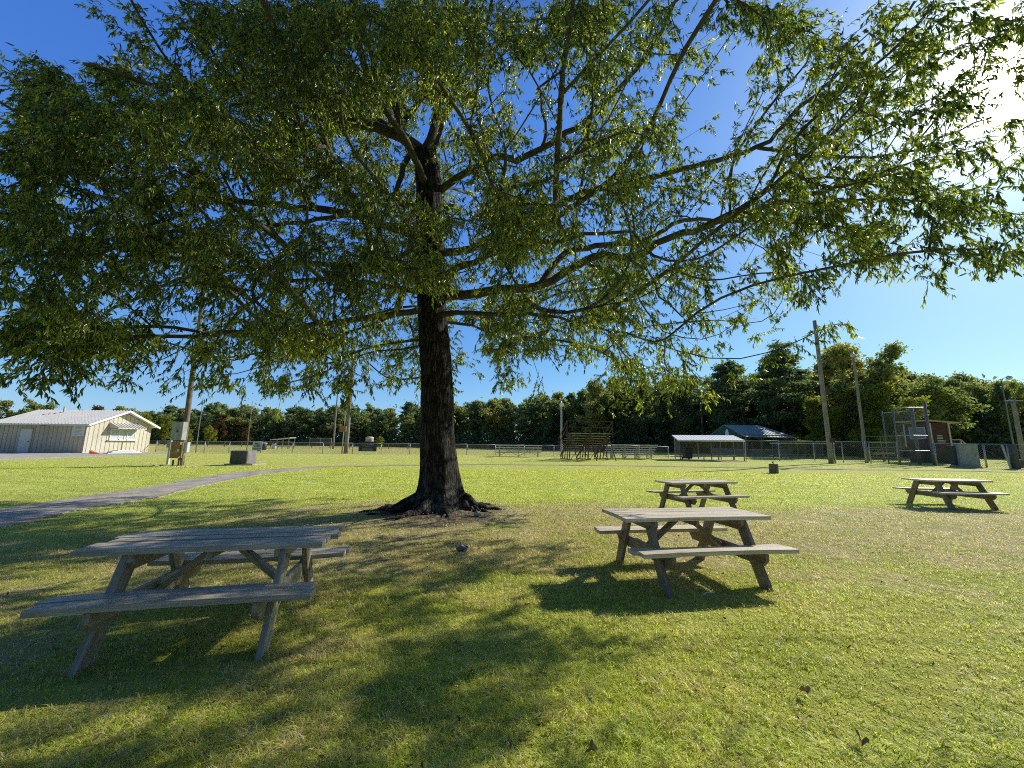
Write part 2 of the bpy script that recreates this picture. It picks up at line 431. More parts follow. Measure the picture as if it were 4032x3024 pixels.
# circumsolar aureole: haze scattering round the sun
cl = wmath('MAXIMUM', dt.outputs['Value'], 0.0)
for k, amp, c in ((1500, 140, (1, .96, .88)), (220, 16, (1, .97, .92)), (50, 1.7, (1, .98, .95)), (16, .9, (.75, .86, 1.0))):
    g = wmath('MULTIPLY', wmath('POWER', cl, float(k)), float(amp))
    mx = nt.nodes.new('ShaderNodeMix'); mx.data_type = 'RGBA'; mx.blend_type = 'MULTIPLY'; mx.inputs[0].default_value = 1
    mx.inputs[6].default_value = (*c, 1); nt.links.new(g, mx.inputs[7])
    ad = nt.nodes.new('ShaderNodeMix'); ad.data_type = 'RGBA'; ad.blend_type = 'ADD'; ad.inputs[0].default_value = 1
    nt.links.new(acc, ad.inputs[6]); nt.links.new(mx.outputs[2], ad.inputs[7]); acc = ad.outputs[2]
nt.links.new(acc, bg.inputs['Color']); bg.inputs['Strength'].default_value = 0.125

sd = bpy.data.lights.new('sun', 'SUN'); sd.energy = 5.0; sd.angle = R(.53); sd.color = (1, .96, .87)
so = bpy.data.objects.new('sun', sd); col.objects.link(so)
so.rotation_euler = SUN.to_track_quat('Z', 'Y').to_euler()

cd = bpy.data.cameras.new('camera'); cam = bpy.data.objects.new('camera', cd); col.objects.link(cam)
cd.sensor_width = 36; cd.lens = FPX / 4032 * 36; cd.clip_end = 4000; cd.clip_start = .05
cam.matrix_world = Matrix(((_r.x, _u.x, -_f.x, 0), (_r.y, _u.y, -_f.y, 0), (_r.z, _u.z, -_f.z, EYE), (0, 0, 0, 1)))
scene.camera = cam
scene.view_settings.view_transform = 'Standard'; scene.view_settings.look = 'None'; scene.view_settings.exposure = 0
scene.cycles.max_bounces = 5; scene.cycles.diffuse_bounces = 2; scene.cycles.transmission_bounces = 3; scene.cycles.adaptive_threshold = .018; scene.cycles.glossy_bounces = 2
scene.cycles.use_denoising = False; scene.cycles.filter_width = 1.05
scene.cycles.sample_clamp_indirect = 6; scene.cycles.caustics_reflective = False; scene.cycles.caustics_refractive = False

# ------------------------------------------------------------------ ground
def nonuni(a, b, n, k):
    s = np.linspace(-1, 1, n); q = np.sinh(s * k) / math.sinh(k)
    return np.where(q < 0, -q * a, q * b)
gx = nonuni(-900, 900, 210, 6.5); gy = 9 + nonuni(-160, 1800, 210, 7.2)
X, Y = np.meshgrid(gx, gy); Zg = ground_z(X, Y)
n = len(gx); I = np.arange(len(gy) - 1)[:, None] * n + np.arange(n - 1)[None]
q = np.stack([I, I + 1, I + n + 1, I + n], -1).reshape(-1, 4)
lawn = link('ground', np_mesh('ground', np.stack([X, Y, Zg], -1).reshape(-1, 3), q, smooth=True), M['lawn'])
tag(lawn, kind='structure')

def strip(name, pairs, mat, dz=.03, sub=6, skirt=.08, rough_edge=0):
    """ribbon on the ground through (left, right) point pairs"""
    L = []; Rr = []
    for i in range(len(pairs) - 1):
        for k in range(sub):
            t = k / sub
            L.append(pairs[i][0].lerp(pairs[i + 1][0], t)); Rr.append(pairs[i][1].lerp(pairs[i + 1][1], t))
    L.append(pairs[-1][0]); Rr.append(pairs[-1][1])
    m = MB(); vs = []
    for a, b in zip(L, Rr):
        a = a.copy(); b = b.copy()
        if rough_edge:
            a.x += random.gauss(0, rough_edge); b.x += random.gauss(0, rough_edge); a.y += random.gauss(0, rough_edge); b.y += random.gauss(0, rough_edge)
        za = gz(a.x, a.y) + dz; zb = gz(b.x, b.y) + dz; c = (a + b) / 2; zc = gz(c.x, c.y) + dz + .006
        vs += [(a.x, a.y, za - skirt), (a.x, a.y, za), (c.x, c.y, zc), (b.x, b.y, zb), (b.x, b.y, zb - skirt)]
    fs = [(i * 5 + k, i * 5 + k + 1, (i + 1) * 5 + k + 1, (i + 1) * 5 + k) for i in range(len(L) - 1) for k in range(4)]
    m.add(vs, fs)
    return m.build(name, mat), L, Rr

path_px = [((-420, 2080), (-700, 2270)), ((0, 2007), (0, 2082)), ((338, 1956), (307, 2012)), ((614, 1914), (614, 1960)), ((860, 1869), (872, 1897)), ((1024, 1852), (1030, 1868)),
           ((1280, 1835), (1285, 1841)), ((1560, 1829.5), (1560, 1833)), ((1900, 1827.5), (1900, 1830.5)), ((2300, 1831), (2300, 1834)), ((2650, 1835), (2650, 1838.5)), ((2960, 1839), (2960, 1843)),
           ((3300, 1845), (3300, 1849.5)), ((3700, 1850), (3700, 1855)), ((4032, 1856), (4032, 1862)), ((4500, 1862), (4500, 1872))]
pairs = [(at(*a), at(*b)) for a, b in path_px]
po, PL, PR = strip('path', pairs, M['walk'], .022, 8, .1, .06)
tag(po, kind='structure')
drive_px = [((-500, 1772), (-500, 1822)), ((0, 1776), (0, 1809)), ((330, 1782), (330, 1799)), ((660, 1784.5), (660, 1789))]
do, _, _ = strip('driveway', [(at(*a), at(*b)) for a, b in drive_px], M['asphalt'], .025, 4, .08)
tag(do, kind='structure')

# ------------------------------------------------------------------ picnic tables
def board(m, c, L, W, T, sag=0, twist=0, n=6, chip=0):
    """a slightly warped plank along x"""
    xs = [(-.5 + i / n) * L for i in range(n + 1)]; vs = []
    for x in xs:
        u = x / L * 2
        z = sag * (1 - u * u); a = twist * u
        for dy, dz in ((-1, -1), (1, -1), (1, 1), (-1, 1)):
            yy = dy * (W / 2 - (.004 if dz > 0 else 0)); zz = dz * T / 2
            vs.append((c[0] + x, c[1] + yy * math.cos(a) - zz * math.sin(a), c[2] + z + yy * math.sin(a) + zz * math.cos(a)))
    fs = [(i * 4 + k, i * 4 + (k + 1) % 4, (i + 1) * 4 + (k + 1) % 4, (i + 1) * 4 + k) for i in range(n) for k in range(4)]
    fs += [(3, 2, 1, 0), (n * 4, n * 4 + 1, n * 4 + 2, n * 4 + 3)]
    m.add(vs, fs)

def picnic_table(label, x, y, yaw, L, top_mat, frame_mat, seed, warp=1.0):
    rr = random.Random(seed); rj = lambda s: rr.uniform(-s, s) * warp
    z0 = gz(x, y) - .005
    t = thing('picnic_table', label, 'picnic table', (x, y, z0), yaw, 'picnic tables on the lawn')
    TH, BH, T = .75, .45, .042
    m = MB(); W = .141
    for i in range(5):
        board(m, (rj(.02), (i - 2) * (W + .011), TH - T / 2 + rj(.002)), L + rj(.02), W, T, rj(.006), rj(.02))
    m.build('tabletop', top_mat, t)
    for s in (-1, 1):
        m = MB()
        for k in (0, 1):
            board(m, (rj(.02), s * (.58 + (k - .5) * .150), BH - T / 2 + rj(.003)), L + rj(.03), W, T, rj(.012), rj(.03))
        m.build('bench_seat', top_mat, t)
    ex = L / 2 - .33
    for e in (-1, 1):
        # chamfered beams run across, legs are bolted outside them
        def beam(name, half, zc, h, ch, xo):
            m = MB(); m.prism([(-half, zc + h / 2), (-half, zc), (-half + ch, zc - h / 2), (half - ch, zc - h / 2), (half, zc), (half, zc + h / 2)], -.022, .022)
            o = m.build(name, frame_mat, t, (e * (ex + xo), 0, 0), (0, 0, math.pi / 2)); return o
        beam('bench_beam', .70, BH - T - .072, .140, .06, -.046)
        beam('top_beam', .355, TH - T - .06, .115, .05, -.046)
        for s in (-1, 1):
            p = Vector((e * ex, s * .26, TH - T - .004)); q = Vector((e * ex, s * .615, -.03))
            m = MB(); d = q - p; Ln = d.length
            m.box((0, 0, 0), (Ln, .142, .044))
            for q_, dy_ in ((-.5, .03), (-.5, -.03), (.02, .035), (.02, -.035)):
                m.tube([(q_ * (Ln - .16), dy_, -.034), (q_ * (Ln - .16), dy_, .034)], .013, 8)
            xax = d.normalized(); zax = Vector((1, 0, 0)); yax = zax.cross(xax)
            o = m.build('leg', frame_mat, t)
            o.matrix_local = Matrix.Translation((p + q) / 2) @ Matrix((xax, yax, zax)).transposed().to_4x4()
        p = Vector((e * (ex - .07), 0, BH - .13)); q = Vector((e * .08, 0, TH - T - .03)); d = q - p
        m = MB(); m.box((0, 0, 0), (d.length, .09, .044)); xax = d.normalized(); yax = Vector((0, 1, 0)); zax = xax.cross(yax)
        o = m.build('brace', frame_mat, t, bevel=.004); o.matrix_local = Matrix.Translation((p + q) / 2) @ Matrix((xax, yax, zax)).transposed().to_4x4()
    m = MB(); m.box((0, 0, 0), (.62, .042, .07)); m.build('top_beam', frame_mat, t, (0, 0, TH - T - .036), (0, 0, math.pi / 2), bevel=.004)
    return t
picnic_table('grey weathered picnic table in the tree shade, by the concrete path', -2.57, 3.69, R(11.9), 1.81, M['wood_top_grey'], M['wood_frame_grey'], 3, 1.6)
picnic_table('sunlit weathered picnic table with white litter strip in the shadow under it', 2.20, 5.12, R(8.8), 1.87, M['wood_top'], M['wood_frame'], 5)
picnic_table('weathered picnic table standing directly behind the large sunlit one', 4.75, 10.15, R(13.3), 1.9, M['wood_top'], M['wood_frame'], 9)
picnic_table('weathered picnic table alone on the green lawn, rightmost of the four', 12.55, 11.36, R(-2.6), 1.76, M['wood_top'], M['wood_frame'], 12)
# ------------------------------------------------------------------ the big oak
TB = at(1735, 1998); TY = TB.y
def limb(pts): return [np.array(atd(px, py, Y)) for px, py, Y in pts]
skel = []   # (points, r0, r1)
trunk_px = [(1735, 1998, TY), (1732, 1900, TY), (1724, 1750, TY), (1720, 1500, TY), (1708, 1300, TY), (1696, 1130, TY), (1690, 900, TY), (1690, 720, TY), (1672, 610, TY)]
TR = [.45, .43, .405, .385, .37, .35, .34, .35, .33]
trunk_pts = limb(trunk_px)
def L_(pts, r0, r1): skel.append((limb(pts), r0, r1))
t0 = TY
# leaders
L_([(1672, 610, t0), (1590, 540, t0 - .1), (1480, 500, t0 - .3), (1350, 470, t0 - .7), (1250, 390, t0 - 1.0), (1120, 330, t0 - 1.4), (900, 250, t0 - 1.9)], .24, .05)
L_([(1672, 610, t0), (1712, 520, t0 + .2), (1725, 350, t0 + .5), (1700, 150, t0 + .8), (1720, -150, t0 + .8), (1700, -500, t0 + .5)], .22, .05)
L_([(1590, 540, t0 - .1), (1560, 430, t0 - .5), (1500, 340, t0 - 1.0), (1440, 150, t0 - 1.8), (1380, -100, t0 - 2.6), (1300, -500, t0 - 3.6)], .12, .03)
L_([(1560, 520, t0 - .1), (1620, 440, t0 - .4), (1690, 350, t0 - .9), (1800, 120, t0 - 1.7), (1900, -200, t0 - 2.5), (2000, -700, t0 - 3.4)], .11, .03)
L_([(1620, 590, t0), (1590, 660, t0 - .3), (1550, 760, t0 - .6), (1430, 830, t0 - .9), (1250, 860, t0 - 1.3), (1000, 900, t0 - 2), (700, 950, t0 - 2.8), (420, 980, t0 - 3.5)], .10, .03)
# left limbs
L_([(1692, 960, t0), (1560, 900, t0 - .3), (1344, 836, t0 - .8), (1059, 805, t0 - 1.6), (911, 784, t0 - 2.1), (688, 784, t0 - 2.8), (420, 740, t0 - 3.5), (150, 640, t0 - 4.2), (-150, 560, t0 - 4.6)], .15, .035)
L_([(1696, 1080, t0), (1500, 1050, t0 + .4), (1144, 1036, t0 + .9), (868, 1068, t0 + 1.2), (741, 1089, t0 + 1.3), (500, 1190, t0 + 1.2), (300, 1290, t0 + .9), (60, 1350, t0 + .5)], .13, .03)
L_([(1700, 1160, t0), (1400, 1110, t0 - .4), (1112, 1110, t0 - .8), (995, 1195, t0 - 1.0), (900, 1269, t0 - 1.1), (847, 1364, t0 - 1.1)], .09, .025)
L_([(1690, 850, t0), (1500, 760, t0 - .9), (1250, 640, t0 - 1.9), (950, 500, t0 - 3), (600, 330, t0 - 3.9), (300, 250, t0 - 4.5)], .13, .03)
L_([(1700, 1210, t0), (1560, 1240, t0 - .7), (1380, 1260, t0 - 1.5), (1100, 1290, t0 - 2.3), (700, 1330, t0 - 3.0), (350, 1330, t0 - 3.6)], .09, .025)
# right limbs
L_([(1700, 1170, t0), (1830, 1160, t0 - .1), (1969, 1142, t0 - .2), (2128, 1121, t0 - .4), (2265, 1052, t0 - .5), (2340, 1009, t0 - .6), (2488, 1009, t0 - .7), (2583, 962, t0 - .8), (2688, 920, t0 - .9), (2931, 847, t0 - 1.1), (3200, 760, t0 - 1.2), (3500, 690, t0 - 1.2), (3750, 640, t0 - 1.1)], .17, .035)
L_([(2128, 1121, t0 - .4), (2200, 1020, t0 - .1), (2276, 978, t0), (2509, 951, t0 + .3), (2615, 909, t0 + .5), (2690, 866, t0 + .7), (2900, 870, t0 + 1.2), (3150, 880, t0 + 1.7), (3400, 900, t0 + 2.0)], .11, .03)
L_([(2440, 1009, t0 - .7), (2520, 1040, t0 - .9), (2562, 1078, t0 - 1), (2604, 1152, t0 - 1.1), (2688, 1248, t0 - 1.2)], .055, .02)
L_([(2300, 1035, t0 - .5), (2456, 1100, t0 - .2), (2520, 1184, t0), (2615, 1311, t0 + .2)], .05, .018)
L_([(1700, 1000, t0), (1850, 980, t0 + .5), (2000, 900, t0 + .8), (2300, 760, t0 + .6), (2600, 690, t0 + .2), (2974, 582, t0 - .1), (3112, 455, t0 - .3), (3239, 350, t0 - .4), (3345, 254, t0 - .5), (3472, 148, t0 - .6), (3600, 20, t0 - .7)], .15, .04)
L_([(1695, 780, t0), (1800, 700, t0 - .2), (1969, 614, t0 - .5), (2032, 635, t0 - .6), (2138, 582, t0 - .8), (2223, 530, t0 - .9), (2329, 466, t0 - 1.1), (2467, 307, t0 - 1.4), (2562, 190, t0 - 1.6), (2636, 63, t0 - 1.7), (2750, -150, t0 - 1.9)], .13, .04)
L_([(2138, 582, t0 - .8), (2150, 480, t0 - .7), (2122, 350, t0 - .7), (2200, 280, t0 - .8), (2290, 180, t0 - 1)], .07, .02)
L_([(2974, 582, t0 - .1), (3300, 620, t0 - .6), (3600, 593, t0 - 1.0), (3694, 545, t0 - 1.2), (3900, 470, t0 - 1.5)], .07, .02)
L_([(1708, 1270, t0), (1778, 1269, t0 + .4), (1937, 1311, t0 + .9), (2022, 1407, t0 + 1.1)], .06, .02)
L_([(1708, 1250, t0), (1790, 1230, t0 - .5), (1980, 1240, t0 - 1.1), (2250, 1260, t0 - 1.6), (2450, 1310, t0 - 1.9)], .08, .02)
L_([(1696, 1130, t0), (1800, 1060, t0 - 1.0), (1950, 1000, t0 - 1.9), (2150, 960, t0 - 2.8), (2500, 900, t0 - 3.5)], .10, .03)
# away from and over the camera
L_([(1692, 1000, t0), (1660, 960, t0 + 1.2), (1620, 980, t0 + 2.6), (1580, 1050, t0 + 4.2)], .11, .03)
L_([(1690, 820, t0), (1730, 740, t0 + 1.4), (1830, 760, t0 + 3.0), (1950, 850, t0 + 4.6)], .11, .03)
L_([(1690, 750, t0), (1600, 560, t0 - 1.4), (1450, 300, t0 - 2.8), (1350, -200, t0 - 4.4), (1200, -1200, t0 - 5.8)], .13, .03)

# growth nodes
N_pos = []; N_par = []; N_fix = []
def add_chain(pts, r0, r1, attach=None, step=.28):
    pts = [np.array(p) for p in pts]
    # catmull-rom resample with a little wander
    P = [pts[0]] + pts + [pts[-1]]; out = []
    for i in range(1, len(P) - 2):
        a, b, c, d = P[i - 1:i + 3]
        k = max(2, int(np.linalg.norm(c - b) / step))
        for j in range(k):
            t = j / k
            out.append(.5 * ((2 * b) + (c - a) * t + (2 * a - 5 * b + 4 * c - d) * t * t + (3 * b - a - 3 * c + d) * t ** 3))
    out.append(P[-2]); out = np.array(out); m = len(out)
    wand = rng.normal(0, .035, (m, 3)); wand[0] = 0
    out = out + wand * np.linspace(0, 1, m)[:, None] ** .5
    if attach is None:
        if N_pos:
            A = np.array(N_pos); par = int(np.argmin(((A - out[0]) ** 2).sum(1)))
        else: par = -1
    for i, p in enumerate(out):
        if i == 0 and par >= 0: last = par; continue
        N_pos.append(p); N_par.append(par if i == 0 else last); N_fix.append(r0 + (r1 - r0) * (i / (m - 1)) ** .8); last = len(N_pos) - 1
add_chain(trunk_pts, .5, .3)
n_trunk = len(N_pos)
for p, a, b in skel: add_chain(p, a, b)

# ---- where the foliage hangs: density over the view (rows of 127 px), filled in depth through the crown's volume
GRID = [
  "00136776799999999998667781266777742",
 "00013467899999999967761476647763200",
 "57355688999998863373121686666654200",
 "88878788899678873246712776666654300",
 "89888888875557865678712687655566400",
 "78877777776767788878758888888764300",
 "88766777677888888997743788888876400",
 "87778887687888888876556788776777400",
 "88777887778889877777666775323210000",
 "78888456588878777776656653000000000",
 "78885385788765376666644323200000000",
 "25653252565452642325543000000000000",
 "00000000221002000001222000000000000"]
GRID = [list(map(int, r)) for r in GRID]
CC = np.array([TB.x + .3, TY - .4, 8.6]); CR = np.array([11.6, 7.6, 7.4])
LIT = [[(2330, 2480), (2150, 2330), (2200, 2120), (2330, 2020), (4400, 1900), (4400, 3300), (2200, 3300), (2150, 2900), (2420, 2640)],
       [(1100, 1960), (950, 1780), (4200, 1780), (4200, 2000), (2000, 1960)]]
DARK = [[(1350, 2640), (2420, 2490), (2420, 2620), (1900, 2710), (1350, 2770)], [(790, 2800), (1900, 2730), (1900, 3100), (700, 3100)],
        [(-300, 2020), (1400, 2010), (1500, 2140), (400, 2140), (-300, 2300)], [(-200, 2480), (900, 2480), (1000, 2700), (-200, 2800)], [(1100, 2330), (1500, 2120), (2200, 2160), (2000, 2400)]]
def inside(poly, x, y):
    c = False; j = len(poly) - 1
    for i in range(len(poly)):
        xi, yi = poly[i]; xj, yj = poly[j]
        if (yi > y) != (yj > y) and x < (xj - xi) * (y - yi) / (yj - yi) + xi: c = not c
        j = i
    return c
sh = np.array([SUN.x, SUN.y]) / SUN.z
def shadow_px(p):
    g = p[:2] - sh * p[2]
    if g[1] < .6: return None
    a, b, d = proj_np(np.array([[g[0], g[1], 0.0]])); return a[0], b[0]
FORK = [(1270, 340), (1560, 400), (1830, 430), (1850, 800), (1580, 800), (1420, 640), (1270, 560)]
sprays = []
LEAF_A = .00095; NTW, NLF = 7, 18
def crown_range(d):
    o = (np.array(CAM) - CC) / CR; v = np.array(d) / CR
    A = v @ v; B = o @ v; C = o @ o - 1; D = B * B - A * C
    if D < 0: return None
    s = math.sqrt(D); return max((-B - s) / A, 0), (-B + s) / A
for ri, row in enumerate(GRID):
    for ci, den in enumerate(row):
        if den == 0 or ci > 32: continue
        den = den if den > 4 else (den * .75 if den == 4 else den * .4)
        target = -math.log(1 - min(den, 9.45) / 10 * .985) * ((3.3 if ri < 6 else 2.5) if ci < 13 else (2.0 if ci < 20 else (1.2 if ci < 24 else 1.25))) * random.choice((.2, .5, .8, 1.1, 1.5, 1.9)) * (.62 if ci > 28 else 1)
        omega = (127 / FPX) ** 2; acc_ = 0; tries = 0
        while acc_ < target and tries < 900:
            tries += 1
            px = (ci + random.random()) * 127; py = (ri + random.random()) * 127
            d = ray(px, py); rg = crown_range(d)
            if rg is None or rg[1] < 2: 
                rg = (5.5, 8.0)
            a = max(rg[0], 4.3); b = rg[1]
            if ci > 20: a = max(a, 5.5); b = max(min(b, 12), a + 2)
            if ci < 5: a = min(max(rg[0], 4.2), b)
            if ri < 3 and ci < 5: a = max(a, 6.5); b = max(b, a + 1)
            t = a + (b - a) * random.random() ** .85
            p = np.array(CAM + d * t)
            if p[2] < 2.35: continue
            if p[2] < 3.0 and p[1] < 4.5: continue
            # keep the upper trunk visible through a hole, as in the photograph
            if ri >= 9 and 12 <= ci <= 14 and p[1] < TY + .7: continue
            if ri in (4, 5) and 11 <= ci <= 13 and p[1] < TY + .3 and random.random() < .93: continue
            if ri == 3 and 11 <= ci <= 12 and p[1] < TY and random.random() < .85: continue
            if (p - np.array(CAM)) @ np.array(SUN) / np.linalg.norm(p - np.array(CAM)) > math.cos(R(7.5)) and random.random() < .8: continue
            if p[1] < TY + .2 and inside(FORK, px, py) and random.random() < .96: continue
            if p[1] < TY + .2 and 1540 < px < 1870 and 740 < py < 1330 and random.random() < .6: continue
            s = shadow_px(p)
            if s is not None:
                if any(inside(q, *s) for q in LIT):
                    continue
                elif not any(inside(q, *s) for q in DARK) and 2000 < s[1] < 3200 and random.random() < .75: continue
            cosv = 1 / (d.length)
            acc_ += NTW * NLF * LEAF_A * .5 / ((t * d.length) ** 2) / (omega * cosv ** 3)
            sprays.append(p)
n_in = len(sprays)
# the rest of the crown, above and beside the frame
k = 0
while k < 560:
    v = rng.normal(size=3); v /= np.linalg.norm(v); p = CC + CR * v * rng.random() ** .28
    if p[2] < 3.2: continue
    if p[1] < .8 and p[2] < 5: continue
    a, b, d = proj_np(p[None]); a, b, d = a[0], b[0], d[0]
    mg = 60 + .75 / max(d, .2) * FPX
    if d > .2 and -mg < a < 4032 + mg and -mg < b < 3100 + mg: continue
    s = shadow_px(p)
    if s is not None and any(inside(q, *s) for q in LIT) and random.random() < .99: continue
    if s is not None and not any(inside(q, *s) for q in DARK) and 2000 < s[1] < 3200 and random.random() < .6: continue
    sprays.append(p); k += 1
sprays = np.array(sprays)
print('sprays', n_in, len(sprays))

# ---- join every spray to the skeleton (balanced minimum spanning growth)
pos = np.array(N_pos); par = list(N_par); fix = list(N_fix)
plen = np.zeros(len(pos))
for i in range(len(pos)):
    if par[i] >= 0: plen[i] = plen[par[i]] + np.linalg.norm(pos[i] - pos[par[i]])
BF = .22
start = 40   # nothing sprouts from the lower bole
cap = len(pos) + len(sprays) * 9
P = np.zeros((cap, 3)); P[:len(pos)] = pos; PLn = np.zeros(cap); PLn[:len(pos)] = plen; cnt = len(pos)
bad = pos[:, 2] < 4.3; bad[n_trunk:] = False
D0 = np.linalg.norm(sprays[:, None] - pos[None], axis=2) + BF * plen[None] + bad[None] * 50
best = D0.min(1); who = D0.argmin(1); done = np.zeros(len(sprays), bool); leafdir = np.zeros_like(sprays); tipnode = np.zeros(len(sprays), int)
for it in range(len(sprays)):
    i = int(np.argmin(np.where(done, 1e9, best))); done[i] = True
    a = P[who[i]].copy(); b = sprays[i]; L = np.linalg.norm(b - a); m = min(8, max(1, int(L / .4)))
    pa = par[who[i]]; d0 = (a - P[pa]) if pa >= 0 else np.array([0, 0, 1.]); d0 = d0 / (np.linalg.norm(d0) + 1e-9)
    ctrl = a + d0 * L * .3 + np.array([0, 0, .10 * L]); last = int(who[i]); i0 = cnt
    for s in range(1, m + 1):
        t = s / m; p = (1 - t) ** 2 * a + 2 * t * (1 - t) * ctrl + t * t * b
        if s < m: p = p + rng.normal(0, .03, 3)
        P[cnt] = p; PLn[cnt] = PLn[last] + np.linalg.norm(p - P[last]); par.append(last); fix.append(0); last = cnt; cnt += 1
    leafdir[i] = P[last] - P[par[last]]; tipnode[i] = last
    nw = np.linalg.norm(sprays[:, None] - P[None, i0:cnt], axis=2) + BF * PLn[None, i0:cnt]
    mn = nw.min(1); better = mn < best; who[better] = i0 + nw.argmin(1)[better]; best = np.minimum(best, mn)
P = P[:cnt]; par = np.array(par); fix = np.array(fix)
w_ = np.zeros(cnt); w_[tipnode] = 1
for i in range(cnt - 1, -1, -1):
    if par[i] >= 0: w_[par[i]] += w_[i]
rad = .0055 * np.maximum(w_, 1) ** .47
rad = np.where(fix > 0, np.maximum(fix * .82, np.minimum(rad, fix)), np.minimum(rad, .09))
kids = [[] for _ in range(cnt)]
for i in range(cnt):
    if par[i] >= 0: kids[par[i]].append(i)

# ease the kinks out of the grown branches
for _ in range(4):
    Q = P.copy()
    for i in range(n_trunk, cnt):
        if kids[i] and par[i] >= 0 and fix[i] == 0:
            k = max(kids[i], key=lambda k: w_[k]); Q[i] = .5 * P[i] + .25 * (P[par[i]] + P[k])
    P = Q

oak = thing('oak_tree', 'huge spreading willow oak with dark trunk and drooping narrow leaves, shading the lawn', 'tree', TB)
def off(a): return [(v[0] - TB.x, v[1] - TB.y, v[2] - TB.z) for v in a]
mb = MB()
def grow_chain(i0, first):
    """follow the heaviest child, so a limb is one continuous tapering tube"""
    pts = [P[par[i0]] if par[i0] >= 0 else P[i0]]; rr = [min(rad[i0] * 1.12, rad[par[i0]]) if par[i0] >= 0 else rad[i0]]; i = i0; pend = []
    if par[i0] >= 0: pts.append(P[i0]); rr.append(rad[i0])
    while kids[i]:
        ks = sorted(kids[i], key=lambda k: -(w_[k] + (1e4 if fix[k] > 0 and fix[i] > 0 and abs(fix[k] - fix[i]) < .03 else 0)))
        pend += ks[1:]; i = ks[0]; pts.append(P[i]); rr.append(min(rad[i], rr[-1]))
    return pts, rr, pend
todo = []; i = 0
for i in range(n_trunk):
    todo += [k for k in kids[i] if k >= n_trunk]
while todo:
    i0 = todo.pop(); pts, rr, pend = grow_chain(i0, True); todo += pend
    mb.tube(off(pts), rr, 8 if max(rr) > .06 else (5 if max(rr) > .02 else 3), cap=False, jit=.06 if max(rr) > .05 else 0)
mb.build('branches', M['limb'], oak, smooth=True)

# bole with flared, fluted foot
mb = MB(); nb = 44; lob = [(random.uniform(0, 2 * math.pi), random.uniform(.5, 1.0), random.uniform(.16, .30)) for _ in range(11)]
tz = np.array([p[2] for p in trunk_pts]); hz = np.concatenate([np.linspace(TB.z - .12, TB.z + 1.3, 22), np.linspace(TB.z + 1.42, tz[-1], 46)])
vs = []
for z in hz:
    h = z - TB.z; zz = np.clip(z, tz[0], tz[-1])
    cx = np.interp(zz, tz, [p[0] for p in trunk_pts]); cy = np.interp(zz, tz, [p[1] for p in trunk_pts]); r = np.interp(zz, tz, TR)
    hh = max(h, 0)
    for k in range(nb):
        th = 2 * math.pi * k / nb; fl = 0
        for a, s, wd in lob:
            dd = abs((th - a + math.pi) % (2 * math.pi) - math.pi); fl += s * math.exp(-(dd / wd) ** 2)
        fl = min(fl, 1.0)
        e = math.exp(-hh / .26); e2 = math.exp(-hh / .75)
        rr = r * (1 + .035 * math.sin(7 * th + 2.1 * z) + .02 * math.sin(13 * th - 3 * z)) + e * (.07 + .28 * fl) + e2 * .09 * (.6 + fl) + random.uniform(-.008, .008)
        vs.append((cx + rr * math.cos(th) - TB.x, cy + rr * math.sin(th) - TB.y, z - TB.z))
fs = [(i * nb + k, i * nb + (k + 1) % nb, (i + 1) * nb + (k + 1) % nb, (i + 1) * nb + k) for i in range(len(hz) - 1) for k in range(nb)]
fs.append(tuple((len(hz) - 1) * nb + k for k in range(nb)))
mb.add(vs, fs); mb.build('trunk', M['bark'], oak, smooth=True)
# surface roots
mb = MB()
for a, s, wd in lob + [(random.uniform(0, 6.28), .6, .2) for _ in range(8)]:
    L = random.uniform(.5, 1.2) * (.7 + .5 * s); th = a; pts = []; rr = []; x = TB.x + .55 * math.cos(th); y = TB.y + .55 * math.sin(th)
    for k in range(12):
        t = k / 11; rk = .12 * s * (1 - t) ** 1.2 + .018
        pts.append((x - TB.x, y - TB.y, gz(x, y) - TB.z + rk * .6 - .01 + (.20 * s * max(0, 1 - t * 3)) + .02 * math.sin(k * 1.7 + a))); rr.append(rk)
        th += random.uniform(-.28, .28); x += L / 11 * math.cos(th); y += L / 11 * math.sin(th)
    mb.tube(pts, rr, 9, jit=.12)
mb.build('roots', M['bark'], oak, smooth=True)

# dead twigs, pale and bare, hanging under the left limbs
mb = MB()
for k in range(46):
    if k < 34: p0 = atd(random.uniform(250, 1500), random.uniform(560, 1330), TY - random.uniform(1.0, 3.6))
    else: p0 = atd(random.uniform(2100, 2900), random.uniform(250, 1350), TY - random.uniform(.6, 2.4))
    d = Vector((random.uniform(-1, 1), random.uniform(-1, .4), random.uniform(-.5, .25))).normalized(); pts = [p0]; n = random.randint(6, 11)
    for j in range(n):
        d = (d + Vector((random.gauss(0, .2), random.gauss(0, .2), random.gauss(-.06, .2)))).normalized(); pts.append(pts[-1] + d * random.uniform(.06, .13))
    mb = MB(); mb.tube(off(pts), [.007 * (1 - .75 * j / n) + .0015 for j in range(n + 1)], 4, cap=False)
    for j in range(2, n, 2):
        e = (d + Vector((random.gauss(0, .8), random.gauss(0, .8), random.gauss(-.2, .6)))).normalized(); q = pts[j] + e * random.uniform(.08, .25)
        mb.tube(off([pts[j], (pts[j] + q) / 2 + Vector((0, 0, .01)), q]), [.0035, .0028, .0012], 3, cap=False)
    mb.build('dead_twig', M['twig'], oak)

